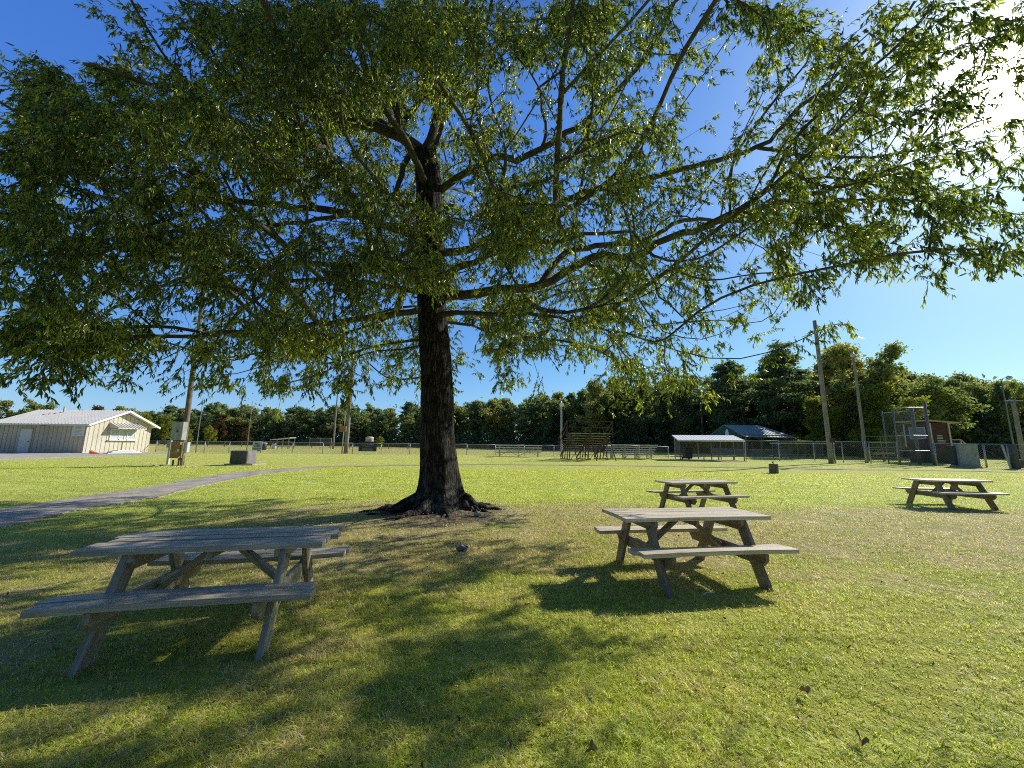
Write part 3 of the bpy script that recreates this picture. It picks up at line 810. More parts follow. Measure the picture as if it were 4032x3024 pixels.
# leaves: every spray carries a few drooping twigs, every twig its leaves
nS = len(sprays); dirs = leafdir / (np.linalg.norm(leafdir, axis=1, keepdims=True) + 1e-9)
tw_c = np.repeat(sprays, NTW, 0); m = len(tw_c)
td = np.repeat(dirs, NTW, 0) * .45 + rng.normal(0, .5, (m, 3)) + np.array([0, 0, -.5]); td /= np.linalg.norm(td, axis=1, keepdims=True)
tw_p = tw_c + rng.normal(0, .075, (m, 3)) - np.repeat(dirs, NTW, 0) * rng.random((m, 1)) * .25; tl = rng.uniform(.16, .40, m)
big = np.repeat(np.arange(nS) >= n_in, NTW)
# twig sticks
side = np.cross(td, [0, 0, 1.0]); side /= np.linalg.norm(side, axis=1, keepdims=True) + 1e-9; up = np.cross(side, td)
tip = tw_p + td * tl[:, None] + np.array([0, 0, -.04]); r_ = .003
tv = np.stack([tw_p + side * r_, tw_p - side * r_ * .5 + up * r_, tw_p - side * r_ * .5 - up * r_, tip], 1).reshape(-1, 3)
o_ = np.arange(m)[:, None] * 4
tt = np.concatenate([o_ + [0, 1, 3], o_ + [1, 2, 3], o_ + [2, 0, 3]], 0)
link('twigs', np_mesh('twigs', tv - np.array(TB), None, tt), M['bark'], oak)
# leaves
q = m * NLF; f_ = rng.uniform(.02, 1.0, q)
lp = np.repeat(tw_p, NLF, 0) + np.repeat(td * tl[:, None], NLF, 0) * f_[:, None]
ld = np.repeat(td, NLF, 0) * .5 + rng.normal(0, .42, (q, 3)) + np.array([0, 0, -.85]); ld /= np.linalg.norm(ld, axis=1, keepdims=True)
sd_ = np.cross(ld, rng.normal(size=(q, 3))); sd_ /= np.linalg.norm(sd_, axis=1, keepdims=True); nn = np.cross(sd_, ld)
dist_ = np.linalg.norm(lp - np.array(CAM), axis=1)
sc = np.where(np.repeat(big, NLF), 1.75, .92 + .5 * sstep(6, 11, dist_))
LL = (rng.uniform(.042, .096, q) * sc)[:, None]; WW = LL * rng.uniform(.095, .13, q)[:, None]
curl = rng.uniform(.02, .16, q)[:, None] * LL
v0 = lp; v3 = lp + ld * LL - nn * curl
def mid(t, wd, sg): return lp + ld * LL * t + sd_ * WW * wd * sg - nn * curl * t * t + nn * WW * .35
lv = np.stack([v0, mid(.28, .9, 1), mid(.66, .85, 1), v3, mid(.66, .85, -1), mid(.28, .9, -1)], 1).reshape(-1, 3)
o_ = np.arange(q)[:, None] * 6
lq = np.concatenate([o_ + [0, 1, 2, 3], o_ + [0, 3, 4, 5]], 0)
spr_r = np.repeat(rng.random(nS), NTW * NLF); rnd = np.clip(rng.random(q) * .72 + spr_r * .26 + (rng.random(q) > .985) * .3, 0, 1)
# stream in two objects' worth of arrays but one crown
link('crown', np_mesh('crown', (lv - np.array(TB)).astype(np.float32), lq, None, {'rnd': np.repeat(rnd, 6)}), M['oak_leaf'], oak)
print('leaves', q)
# ------------------------------------------------------------------ poles
def hpx(base, dpx): return dpx / FPX * base.y
def pole(name, label, cat, px, py, h, r0, r1, mat, lean=0.0, group=None, Y=None):
    b = at(px, py) if Y is None else atx(px, Y)
    t = thing(name, label, cat, b, 0, group)
    n = 8; pts = [(lean * h * (k / n) + .01 * math.sin(k * 1.3), 0, -.1 + (h + .1) * k / n) for k in range(n + 1)]
    m = MB(); m.tube(pts, [r0 + (r1 - r0) * k / n for k in range(n + 1)], 14); m.build('shaft', mat, t, smooth=True)
    return t, b
def floodlights(t, h, lean, n=2, w=1.6, face=-1):
    m = MB(); m.box((lean * h, 0, h - .35), (w, .10, .10)); m.build('crossarm', M['galv'], t)
    for k in range(n):
        x = lean * h + (k / (n - 1) - .5) * (w - .3) if n > 1 else lean * h
        m = MB(); m.tube([(x, face * .12, h - .30), (x, face * .32, h - .38), (x, face * .5, h - .5)], [.10, .20, .27], 10); m.build('floodlight', M['lamp'], t)

t, b = pole('utility_pole', 'weathered wooden utility pole carrying a big grey electrical cabinet, beside the path', 'utility pole', 711, 1832, 11.5, .165, .12, M['pole_brown'], -.01)
UP = b
sy = -.02
m = MB(); m.box((-.10, -.34, 2.12), (.70, .36, 1.14)); c = m.build('cabinet', M['boxgrey'], t, bevel=.012)
m = MB(); m.box((-.05, -.535, 2.10), (.10, .03, .12)); m.build('latch', M['darkgrey'], c)
m = MB(); m.box((-.1, -.335, .95), (.56, .28, 1.0)); m.build('plywood_housing', M['ply'], t, bevel=.008)
m = MB(); m.box((.12, -.485, .92), (.15, .02, .20)); m.build('notice_plate', M['offwhite'], t)
m = MB(); m.tube([(.30, -.25, -.05), (.30, -.25, 1.2)], .045, 8); m.tube([(.28, -.40, .85), (.28, -.42, 1.35), (.36, -.42, 1.5), (.42, -.42, 1.35), (.42, -.40, .7)], .035, 6); m.build('conduit', M['galv'], t, smooth=True)
m = MB(); m.box((.48, -.30, 1.12), (.22, .22, .62)); m.build('meter_box', M['offwhite'], t, bevel=.01)
for sx in (-.28, .1):
    m = MB(); m.box((sx, -.26, .16), (.07, .07, .36)); m.build('support_leg', M['pole_brown'], t)
t2 = thing('meter_post', 'pale square meter post with a small grey box, left of the cabinet pole', 'meter post', at(660, 1829), R(4))
m = MB(); m.box((0, 0, .62), (.13, .13, 1.34)); m.build('post', M['offwhite'], t2, bevel=.008)
m = MB(); m.box((.03, -.13, 1.30), (.24, .15, .46)); m.build('meter_box', M['boxgrey'], t2, bevel=.01)
for k in range(11):
    b2 = at(600 + k * 17 + random.uniform(-6, 6), 1836 + random.uniform(-3, 6)); m = MB(); s = random.uniform(.04, .10)
    m.tube([(0, 0, -.02), (0, 0, s * .3), (s * .1, 0, s * .8)], [s, s * 1.1, s * .5], 6, jit=.25)
    tag(m.build('stone', M['stone'], None, b2, (0, 0, k)), 'small pale stone lying on the grass at the foot of the cabinet pole', 'stone', 'stones at the foot of the cabinet pole')

t, b = pole('utility_pole', 'grey wooden pole at the fence with an orange-brown box and white conduit', 'utility pole', 1361, 1786, 13.5, .25, .19, M['pole'], .003)
m = MB(); m.tube([(-.42, -.1, -.05), (-.36, -.1, 3.0), (-.20, -.1, 9)], .075, 8); m.build('conduit', M['white'], t, smooth=True)
m = MB(); m.box((-.40, -.32, 2.95), (.78, .30, .70)); m.build('wooden_box', M['ply'], t, bevel=.01)
t, b = pole('floodlight_pole', 'tall slim floodlight pole with crossarm in the far left field', 'light pole', 1311, 1768, 12.6, .17, .11, M['pole'], .0)
floodlights(t, 12.6, 0, 3, 2.4)
t, b = pole('slim_pole', 'thin bare metal pole just right of the cabinet pole, at the fence', 'pole', 770, 1782, 6.3, .055, .03, M['pole'], .002)
t, b = pole('slim_pole', 'thin bare metal pole beside the memorial sign on the fence', 'pole', 970, 1782, 6.0, .055, .03, M['galv_dull'], .002)
t, b = pole('floodlight_pole', 'pale floodlight pole standing behind the rusty bleachers', 'light pole', 2211, 0, 6.3, .12, .09, M['galv'], 0, None, 44)
floodlights(t, 6.3, 0, 1, .6)
t, b = pole('floodlight_pole', 'tall floodlight pole rising behind the dugout shelter with the white roof', 'light pole', 2772, 1784, 12.8, .20, .13, M['pole'], 0)
floodlights(t, 12.8, 0, 3, 1.9)
t, b = pole('utility_pole', 'tall grey pole with a brown box and conduit at the right fence', 'utility pole', 3273, 1825, 13.2, .20, .15, M['pole'], .0)
m = MB(); m.box((.14, -.24, 2.05), (.36, .22, .38)); m.build('junction_box', M['rust'], t, bevel=.01)
m = MB(); m.tube([(.28, -.12, -.05), (.25, -.12, 1.9)], .07, 8); m.build('conduit', M['galv'], t, smooth=True)
t, b = pole('lamp_pole', 'grey pole with a small lamp bracket at its top, left of the backstop', 'light pole', 3414, 1823, 10.6, .14, .10, M['pole'], .0)
m = MB(); m.tube([(0, -.1, 10.4), (-.3, -.4, 10.5), (-.55, -.6, 10.3)], .05, 6); m.build('bracket', M['darkgrey'], t)
m = MB(); m.tube([(-.55, -.6, 10.32), (-.62, -.66, 10.12), (-.66, -.7, 10.0)], [.08, .18, .22], 10); m.build('lamp_head', M['lamp'], t)
t, b = pole('lamp_pole', 'slim street lamp pole with curved arm near the right edge', 'light pole', 3990, 0, 9.6, .09, .06, M['galv_dull'], .0, None, 46)
m = MB(); m.tube([(0, 0, 9.5), (.15, -.1, 9.9), (.6, -.2, 10.05)], .04, 6); m.build('arm', M['galv'], t)
m = MB(); m.tube([(.6, -.2, 10.15), (.75, -.22, 10.0), (.9, -.25, 9.85)], [.12, .28, .20], 10); m.build('lamp_head', M['lamp'], t)
t, b = pole('utility_pole', 'thick short weathered pole right of the slim street lamp', 'utility pole', 4021, 0, 6.6, .20, .16, M['pole'], .0, None, 40)
m = MB(); m.box((0, -.1, 6.4), (1.8, .1, .1)); m.build('crossarm', M['galv'], t)

# ------------------------------------------------------------------ cream field house
A = at(324, 1785); fh = thing('field_house', 'low cream metal building with white ribbed roof and a gable window awning', 'building', A)
W_, D_, EH, RH = 8.6, 6.7, 2.88, 4.32
m = MB(); m.box((-W_ / 2, .06, EH / 2 - .1), (W_, .12, EH + .2)); m.box((-W_ + .06, D_ / 2, EH / 2 - .1), (.12, D_ - .26, EH + .2)); m.box((-W_ / 2, D_ - .06, EH / 2 - .1), (W_, .12, EH + .2))
m.add([(-.06, .13, -.2), (-.06, D_ - .13, -.2), (-.06, D_ - .13, EH), (-.06, D_ / 2, RH - .1), (-.06, .13, EH), (-.001, .13, -.2), (-.001, D_ - .13, -.2), (-.001, D_ - .13, EH), (-.001, D_ / 2, RH - .1), (-.001, .13, EH)],
      [(0, 1, 2, 3, 4), (9, 8, 7, 6, 5), (0, 5, 6, 1), (1, 6, 7, 2), (2, 7, 8, 3), (3, 8, 9, 4), (4, 9, 5, 0)])
m.cur = 1
for k in range(int(W_ / .43)):
    x = -.2 - k * .43; m.box((x, -.012, EH / 2 - .05), (.05, .022, EH - .1))
for k in range(int(D_ / .43)):
    y = .25 + k * .43; hh = EH + (RH - EH) * (1 - abs(y - D_ / 2) / (D_ / 2)) - .22
    m.box((.011, y, hh / 2), (.022, .05, hh))
m.build('wall', [M['siding'], M['siding_line']], fh)
m = MB(); OV, ex0, ex1 = .42, -W_ - .5, .62
sl = (RH - EH) / (D_ / 2)
for s in (-1, 1):
    yb = -OV if s < 0 else D_ + OV; zb = EH - OV * sl; ym = D_ / 2
    for z, th in ((0, .05),):
        m.add([(ex0, yb, zb), (ex1, yb, zb), (ex1, ym, RH), (ex0, ym, RH), (ex0, yb, zb + th), (ex1, yb, zb + th), (ex1, ym, RH + th), (ex0, ym, RH + th)],
              [(0, 1, 2, 3), (4, 7, 6, 5), (0, 4, 5, 1), (1, 5, 6, 2), (3, 2, 6, 7), (0, 3, 7, 4)])
    nrb = 30; m.cur = 1
    for k in range(nrb + 1):
        x = ex0 + .05 + (ex1 - ex0 - .1) * k / nrb
        m.bar((x, yb + .01, zb + .065), (x, ym, RH + .065), .06, .05)
    m.cur = 0
rf = m.build('roof', [M['whiteroof'], M['roofrib']], fh)
m = MB()
for s in (-1, 1):
    yb = -OV if s < 0 else D_ + OV
    m.bar((ex1 + .022, yb, EH - OV * sl - .03), (ex1 + .022, D_ / 2, RH - .03), .03, .2)
m.box(((ex0 + ex1) / 2, -OV - .02, EH - OV * sl - .02), (ex1 - ex0, .03, .15)); m.build('roof_trim', M['white'], rf)
m = MB(); m.tube([(-5.6, D_ / 2 - .7, RH - .4), (-5.6, D_ / 2 - .7, RH + .35)], .08, 8); m.build('vent_pipe', M['offwhite'], rf)
m = MB(); m.box((-5.70, -.03, 1.12), (1.12, .05, 2.24)); d = m.build('door', M['white'], fh, bevel=.01)
m = MB(); m.box((-5.70 + .42, -.075, 1.05), (.10, .05, .10)); m.build('handle', M['darkgrey'], d)
m = MB(); m.box((-6.29, -.04, 1.15), (.06, .06, 2.3)); m.box((-5.11, -.04, 1.15), (.06, .06, 2.3)); m.box((-5.7, -.04, 2.30), (1.24, .06, .06)); m.build('door_frame', M['offwhite'], fh)
m = MB(); m.box((-4.1, -.12, 2.62), (.3, .2, .14)); m.build('wall_lamp', M['darkgrey'], fh, bevel=.02)
m = MB(); m.box((-.72, -.045, 2.18), (1.18, .03, 1.12)); nb_ = m.build('notice_board', M['white'], fh)
m = MB()
for k in range(7): m.box((-.72 + random.uniform(-.05, .05), -.063, 2.58 - k * .13), (random.uniform(.6, .95), .004, .035))
m.build('notice_lines', M['boxgrey'], nb_)
wy0, wy1 = 2.25, 4.85
m = MB()
for y in (wy0, wy0 + (wy1 - wy0) / 3, wy0 + (wy1 - wy0) * 2 / 3, wy1): m.box((.045, y, 1.88), (.07, .09, 1.1))
for z in (1.36, 2.40): m.box((.045, (wy0 + wy1) / 2, z), (.07, wy1 - wy0 - .1, .08))
wn = m.build('window', M['white'], fh)
m = MB(); m.box((.03, (wy0 + wy1) / 2, 1.88), (.02, wy1 - wy0, 1.0)); m.build('pane', M['signgrey'], wn)
m = MB(); m.box((.12, (wy0 + wy1) / 2, 1.27), (.26, wy1 - wy0 + .5, .07)); m.build('sill', M['white'], wn)
m = MB(); ay0, ay1 = 2.0, 5.1
m.add([(.01, ay0, 3.02), (.01, ay1, 3.02), (1.0, ay1, 2.50), (1.0, ay0, 2.50), (.01, ay0, 2.98), (.01, ay1, 2.98), (1.0, ay1, 2.46), (1.0, ay0, 2.46)], [(0, 1, 2, 3), (7, 6, 5, 4), (0, 3, 7, 4), (1, 5, 6, 2), (3, 2, 6, 7), (0, 4, 5, 1)])
m.cur = 1
for k in range(9):
    y = ay0 + .1 + (ay1 - ay0 - .2) * k / 8; m.bar((.03, y, 3.05), (1.02, y, 2.54), .14, .05)
for y in (ay0 + .02, ay1 - .02): m.add([(.01, y, 2.97), (.98, y, 2.46), (.01, y, 2.46)], [(0, 1, 2)])
m.build('awning', [M['whiteroof'], M['roofrib']], fh)
bs = thing('plank_stack', 'stack of white boards lying on the ground against the gable wall', 'boards', at(480, 1785.5), R(88))
for k in range(4):
    m = MB(); m.box((random.uniform(-.2, .2), random.uniform(-.1, .1), .06 + k * .075), (3.2 - .5 * k, .5, .06)); m.build('board', M['white'], bs)
cn = thing('traffic_cone', 'small bright orange marker cone lying at the corner of the cream building', 'cone', at(374, 1787), R(20))
m = MB(); m.tube([(-.3, 0, .13), (-.25, 0, .13), (.32, 0, .06)], [.16, .14, .03], 12); m.build('cone_body', M['orange'], cn, smooth=True)
m = MB(); m.box((-.33, 0, .16), (.04, .36, .36)); m.build('base', M['orange'], cn)

# ------------------------------------------------------------------ grey utility vault
b = at(936, 1831); v = thing('utility_vault', 'low dark grey double-door electrical vault box on a concrete pad by the path', 'utility box', b, R(-4))
m = MB(); m.box((.18, .42, .02), (1.9, 1.25, .12)); m.build('pad', M['concrete'], v, bevel=.01)
m = MB(); m.box((0, .42, .50), (1.16, .86, .82)); m.build('body', M['vault'], v, bevel=.03)
for s in (-1, 1):
    m = MB(); m.box((s * .285, -.022, .48), (.54, .02, .72)); m.build('door', M['darkgrey'], v, bevel=.004)

# ------------------------------------------------------------------ chain link fences
def chain_panel(m, a, b, z0, z1, pitch=.16, r=.006):
    """two families of diagonal wires between posts a and b (flat quads, 3 mm apart)"""
    a = Vector(a); b = Vector(b); L = (b - a).length; u = (b - a) / L; H = z1 - z0; nrm = Vector((-u.y, u.x, 0))
    n = int((L + H) / pitch)
    for s, oy in ((1, .004), (-1, -.004)):
        for k in range(n + 1):
            x0 = k * pitch - H; x1 = k * pitch
            za, zb = 0, H
            if x0 < 0: za = -x0; x0 = 0
            if x1 > L: zb = H - (x1 - L); x1 = L
            if x1 - x0 < .02: continue
            if s < 0: x0, x1 = L - x0, L - x1
            ga = a.z + (b.z - a.z) * x0 / L; gb = a.z + (b.z - a.z) * x1 / L
            p = Vector((a.x, a.y, 0)) + u.xyz * x0; q = Vector((a.x, a.y, 0)) + u.xyz * x1
            p = Vector((p.x, p.y, ga + z0 + za)); q = Vector((q.x, q.y, gb + z0 + zb)); d = (q - p).normalized(); w_ = d.cross(nrm).normalized() * r
            o = nrm * oy
            m.add([p + w_ + o, q + w_ + o, q - w_ + o, p - w_ + o], [(0, 1, 2, 3)])
def fence(label, pts, H, spacing=3.2, post_r=.04, mid=False, mat='galv', gname=None, rail_r=.028):
    o = pts[0].copy(); t = thing('chain_link_fence', label, 'fence', o)
    P_ = []
    for a, b in zip(pts, pts[1:]):
        n = max(1, round((b - a).length / spacing))
        for k in range(n):
            q = a.lerp(b, k / n); P_.append(Vector((q.x, q.y, gz(q.x, q.y))))
    P_.append(pts[-1].copy())
    ms = MB(); rl = MB(); ml = MB()
    for i, p in enumerate(P_):
        l = p - o; m = MB(); m.tube([l + Vector((0, 0, -.05)), l + Vector((0, 0, H + .03))], post_r * random.uniform(.9, 1.1), 8)
        m.build('post', M[mat], t, smooth=True)
        if i:
            l0 = P_[i - 1] - o
            rl.tube([l0 + Vector((0, 0, H)), l + Vector((0, 0, H))], rail_r, 6)
            if mid: ml.tube([l0 + Vector((0, 0, H * .5)), l + Vector((0, 0, H * .5))], rail_r, 6)
            chain_panel(ms, l0, l, .04, H - .02)
    if mid: ml.build('mid_rail', M[mat], t, smooth=True)
    rl.build('top_rail', M[mat], t, smooth=True); ms.build('wire_mesh', M['galv_dull'], t)
    return t, P_
f1 = [at(x, y) for x, y in ((612, 1780), (900, 1783.5), (1500, 1787.5), (1950, 1792.5), (2300, 1797.5), (2632, 1803))]
H1 = .97 * 45 / FPX * f1[1].y
fence('long grey chain link fence across the far lawn, from cream building to dugout', f1, H1, 3.3)
f2 = [at(x, y) for x, y in ((2938, 1812), (3209, 1817.5), (3322, 1821), (3412, 1824))]
fence('tall chain link fence right of the white roofed dugout, behind the tap post', f2, 1.95, 2.65)
f3 = [at(x, y) for x, y in ((3430, 1826), (3540, 1830))]
fence('short chain link gate section with two rails left of the backstop', f3, 1.9, 2.6, mid=True)
f4 = [at(x, y) for x, y in ((3690, 1834), (3886, 1840), (3982, 1844), (4180, 1851))]
fence('chain link fence with bright top rail passing the grey cabinets at right', f4, 1.85, 3.4, .06)
ff = [atx(x, Y) for x, Y in ((560, 92), (1300, 86), (2000, 84), (2680, 78))]
fence('distant low post fence at the far side of the tan ball field', ff, 1.15, 4.2, .09, mat='pole_brown')

# things hung on the fence
def text_obj(s, size, mat, parent, loc, rot, name='lettering', bold=.0, ext=.002):
    cu = bpy.data.curves.new('t', 'FONT'); cu.body = s; cu.size = size; cu.align_x = 'CENTER'; cu.align_y = 'CENTER'; cu.extrude = ext; cu.offset = bold
    ob = bpy.data.objects.new('t', cu); col.objects.link(ob); dg = bpy.context.evaluated_depsgraph_get(); dg.update()
    me = bpy.data.meshes.new_from_object(ob.evaluated_get(dg)); bpy.data.objects.remove(ob); bpy.data.curves.remove(cu)
    me.materials.clear(); return link(name, me, mat, parent, loc, rot)
b = at(1012, 1784); s = hpx(b, 1)
sg = thing('memorial_sign', 'square pale grey sign with dark lettering hung on the chain link fence', 'sign', (b.x, b.y - .09, b.z))
m = MB(); m.box((0, 0, s * 25), (s * 37, .02, s * 38)); m.build('panel', M['signgrey'], sg)
for tx, sz, z, bo in (('Mike', 9.5, 35.5, .006), ('Collins', 9.5, 27.5, .006), ('MEMORIAL FIELD', 4.0, 18, .004), ('1947 - 2004', 4.0, 11.5, .004)):
    text_obj(tx, s * sz, M['ink'], sg, (0, -.014, s * z), (R(90), 0, 0), bold=bo)
b = at(1447, 1787); s = hpx(b, 1)
bn = thing('banner', 'black vinyl banner with faint green and white print on the fence', 'banner', (b.x, b.y - .09, b.z))
m = MB(); m.box((0, 0, s * 28), (s * 70, .015, s * 37)); m.build('sheet', M['black'], bn)
m = MB(); m.tube([(-s * 20, -.02, s * 36), (-s * 20, -.012, s * 36)], s * 5, 10); m.tube([(-s * 13, -.02, s * 36), (-s * 13, -.012, s * 36)], s * 4.2, 10); m.box((-s * 16, -.012, s * 33), (s * 15, .008, s * 4)); m.build('green_emblem', M['signgreen'], bn)
m = MB(); m.box((s * 15, -.012, s * 36), (s * 18, .008, s * 5)); m.build('blue_print', M['signblue'], bn)
text_obj('K', s * 8, M['signwhite'], bn, (s * 1.5, -.012, s * 36), (R(90), 0, 0))
m = MB()
for z, w0 in ((28.5, 18), (20, 38), (16.5, 44), (13.5, 42)): m.box((0, -.012, s * z), (s * w0, .008, s * 1.7))
m.build('print_line', M['boxgrey'], bn)

# ------------------------------------------------------------------ left far field: dugout, bin, screen, booth
b = atx(1112, 74); dg_ = thing('field_shelter', 'small distant dugout with thin white roof on the far left field', 'dugout', b, R(-8))
m = MB(); m.add([(-2.0, -.9, 1.62), (2.05, -.9, 2.0), (2.05, .9, 2.05), (-2.0, .9, 1.67), (-2.0, -.9, 1.72), (2.05, -.9, 2.1), (2.05, .9, 2.15), (-2.0, .9, 1.77)], [(0, 3, 2, 1), (4, 5, 6, 7), (0, 1, 5, 4), (1, 2, 6, 5), (2, 3, 7, 6), (3, 0, 4, 7)]); m.build('roof', M['whiteroof'], dg_)
for x, z in ((-1.85, 1.63), (-.6, 1.74), (.6, 1.85), (1.85, 1.98)):
    for y in (-.8, .8):
        m = MB(); m.box((x, y, z / 2), (.1, .1, z)); m.build('post', M['pole_brown'], dg_)
m = MB(); m.box((0, .5, .45), (3.2, .35, .06)); m.box((-1.2, .5, .22), (.08, .3, .42)); m.box((1.2, .5, .22), (.08, .3, .42)); m.build('bench', M['oldboard'], dg_)
b = atx(1080, 72); bx = thing('white_cooler', 'white square box at the left end of the distant dugout', 'box', b)
m = MB(); m.box((0, 0, .45), (.6, .5, .8)); m.build('body', M['white'], bx, bevel=.03)
m = MB(); m.box((0, 0, .9), (.64, .54, .1)); m.build('lid', M['white'], bx, bevel=.02)
b = atx(1040, 62); bn2 = thing('trash_barrel', 'dark blue trash barrel seen through the fence right of the memorial sign', 'trash bin', b)
m = MB(); m.tube([(0, 0, 0), (0, 0, .5), (0, 0, .98)], [.34, .40, .42], 14); m.build('drum', M['navy'], bn2, smooth=True)
m = MB(); m.tube([(0, 0, .98), (0, 0, 1.05), (0, 0, 1.14)], [.45, .45, .30], 14); m.build('lid', M['offwhite'], bn2, smooth=True)
a0, a1 = atx(1219, 78), atx(1304, 78); bk = thing('backstop_screen', 'distant dark mesh backstop panel behind the far left field', 'backstop', a0)
m = MB(); L = (a1 - a0).length; m.box((L / 2, 0, 1.35), (L, .02, 1.3)); m.build('dark_mesh', M['darkgrey'], bk)
for k in range(3):
    m = MB(); m.tube([(L * k / 2, -.05, 0), (L * k / 2, -.05, 2.2)], .06, 8); m.build('post', M['galv'], bk)
m = MB(); m.tube([(0, -.05, 2.1), (L, -.05, 2.1)], .05, 6); m.build('rail', M['galv'], bk)
b = atx(1454, 72); bt = thing('field_booth', 'small raised grey booth with rounded roof above the black banner', 'booth', b)
m = MB(); m.box((0, 0, 1.75), (1.15, 1.0, .95)); m.build('cabin', M['boxgrey'], bt, bevel=.03)
m = MB(); m.tube([(0, -.55, 2.2), (0, .55, 2.2)], .60, 14); o = m.build('roof', M['offwhite'], bt, smooth=True); o.scale = (1, 1, .45); o.location.z = 1.18
for x in (-.7, -.45, .45, .7):
    m = MB(); m.box((x, -.3, .65), (.09, .09, 1.3 if abs(x) < .6 else 1.9)); m.build('leg', M['pole_brown'], bt)
m = MB(); m.box((0, -.45, 1.25), (1.6, .6, .08)); m.build('platform', M['pole_brown'], bt)

# ------------------------------------------------------------------ bleachers
def bleacher(label, base, yaw, L, rows, run, rise, z0, frame, board_mat, rails=False, legs=3, foot=True, nm='bleachers', th=.045):
    """rows climb towards local -y (towards the viewer); spectators face local +y"""
    t = thing(nm, label, 'bleachers', base, yaw)
    for k in range(rows):
        y = -k * run; z = z0 + k * rise
        m = MB(); m.box((random.uniform(-.02, .02), y, z), (L, .26, th)); m.build('seat_plank', board_mat, t)
        if foot and k:
            m = MB(); m.box((0, y + .30, z - rise * .95), (L, .22, .04)); m.build('foot_plank', board_mat, t)
    for i in range(legs):
        x = (-.5 + (i + .5) / legs) * L if legs > 3 else (-.42 + .84 * i / (legs - 1)) * L
        m = MB(); yt = -(rows - 1) * run; zt = z0 + (rows - 1) * rise
        m.bar((x, .25, .02), (x, yt - .1, .06), .05, .05); m.bar((x, .15, z0 - .18), (x, yt, zt - .08), .06, .14)
        for k in range(0, rows, 1 if rows < 7 else 2): m.bar((x, -k * run, .02), (x, -k * run, z0 + k * rise - .03), .05, .05)
        if rows > 6:
            for k in range(1, rows - 2, 2): m.bar((x + .03, -k * run, .05), (x + .03, -(k + 2) * run, z0 + (k + 2) * rise - .1), .04, .04)
            m.bar((x, yt, zt - .1), (x + .25, yt - 1.1, 0), .06, .06)
        m.build('frame', frame, t)
    yt = -(rows - 1) * run; zt = z0 + (rows - 1) * rise
    m = MB(); nb = max(1, legs - 1)
    for i in range(nb):
        xa = (-.42 + .84 * i / nb) * L; xb = (-.42 + .84 * (i + 1) / nb) * L
        m.bar((xa, yt + .04, .1), (xb, yt + .04, zt - .1), .04, .04); m.bar((xa, yt + .09, zt - .1), (xb, yt + .09, .1), .04, .04)
    m.build('cross_brace', frame, t)
    if rails:
        m = MB()
        for zz in (.55, 1.1):
            m.bar((-L / 2 - .05, yt - .18, zt + zz), (L / 2 + .05, yt - .18, zt + zz), .05, .06)
            for x in (-L / 2 - .05, L / 2 + .05): m.bar((x, -run * 2, z0 + 2 * rise + zz), (x, yt - .15, zt + zz), .05, .06)
        for x in (-L / 2 - .05, 0, L / 2 + .05): m.bar((x, yt - .18, zt - .3), (x, yt - .18, zt + 1.12), .06, .06)
        for x in (-L / 2 - .05, L / 2 + .05):
            for k in (2, 5): m.bar((x, -run * k, z0 + k * rise - .1), (x, -run * k, z0 + k * rise + 1.1), .05, .05)
        m.build('guard_rail', frame, t)
    return t
b = at(2042, 1797); bleacher('low silver five-row bleachers at the fence, just right of the oak trunk', (b.x, b.y - .3, b.z), R(-1), 4.9, 4, .55, .26, .42, M['galv'], M['alu'], legs=3, th=.10)
b = at(2274, 1805.5); bleacher('tall rusty brown bleachers with grey boards and guard rail, nearest the lawn', (b.x, b.y - .2, b.z), R(6), 4.1, 10, .44, .215, .42, M['rust'], M['oldboard'], rails=True, legs=3, foot=False)
b = at(2478, 1804); bleacher('low silver bleachers between the rusty bleachers and the dugout', (b.x, b.y + .3, b.z), R(-7), 4.9, 5, .55, .23, .42, M['galv'], M['alu'], legs=4, th=.09)

# ------------------------------------------------------------------ white-roofed dugout
FL, FR_ = at(2679, 1811), at(2932, 1817); u = (FR_ - FL); L = u.length; yaw = math.atan2(u.y, u.x)
dg2 = thing('dugout', 'open mesh dugout shelter with a sloping white metal roof and bench', 'dugout', FL, yaw)
DB = 2.9; hf, hb = 1.86, 2.40
m = MB(); m.add([(-.2, -.25, hf), (L + .1, -.25, hf), (L + .1, DB + .2, hb), (-.2, DB + .2, hb), (-.2, -.25, hf + .05), (L + .1, -.25, hf + .05), (L + .1, DB + .2, hb + .05), (-.2, DB + .2, hb + .05)], [(0, 3, 2, 1), (4, 5, 6, 7), (0, 1, 5, 4), (1, 2, 6, 5), (2, 3, 7, 6), (3, 0, 4, 7)])
for k in range(21):
    x = -.15 + (L + .2) * k / 20; m.bar((x, -.24, hf + .058), (x, DB + .2, hb + .058), .05, .014)
m.box((L / 2 - .05, -.27, hf - .02), (L + .3, .03, .14)); m.build('roof', M['whiteroof'], dg2)
for x, y, h in ((0, 0, hf), (L * .5, 0, hf), (L, 0, hf), (0, DB, hb), (L * .4, DB, hb), (L * .78, DB, hb), (L, DB, hb)):
    m = MB(); m.tube([(x, y, -.05), (x, y, h)], .045, 8); m.build('post', M['galv_dull'], dg2, smooth=True)
m = MB(); chain_panel(m, (0, DB, 0), (L, DB, 0), .35, hb, .12, .008); chain_panel(m, (0, 0, 0), (0, DB, 0), .35, hf, .12, .008); chain_panel(m, (L, 0, 0), (L, DB, 0), .35, hf, .12, .008); m.build('wire_mesh', M['galv_dull'], dg2)
m = MB(); m.box((L * .55, DB * .55, .45), (L * .82, .28, .05))
for k in range(4): m.box((L * (.2 + .24 * k), DB * .55, .21), (.06, .25, .44))
m.build('bench', M['oldboard'], dg2)
m = MB(); m.box((L / 2, DB / 2, -.03), (L + .4, DB + .2, .12)); m.build('slab', M['concrete'], dg2)
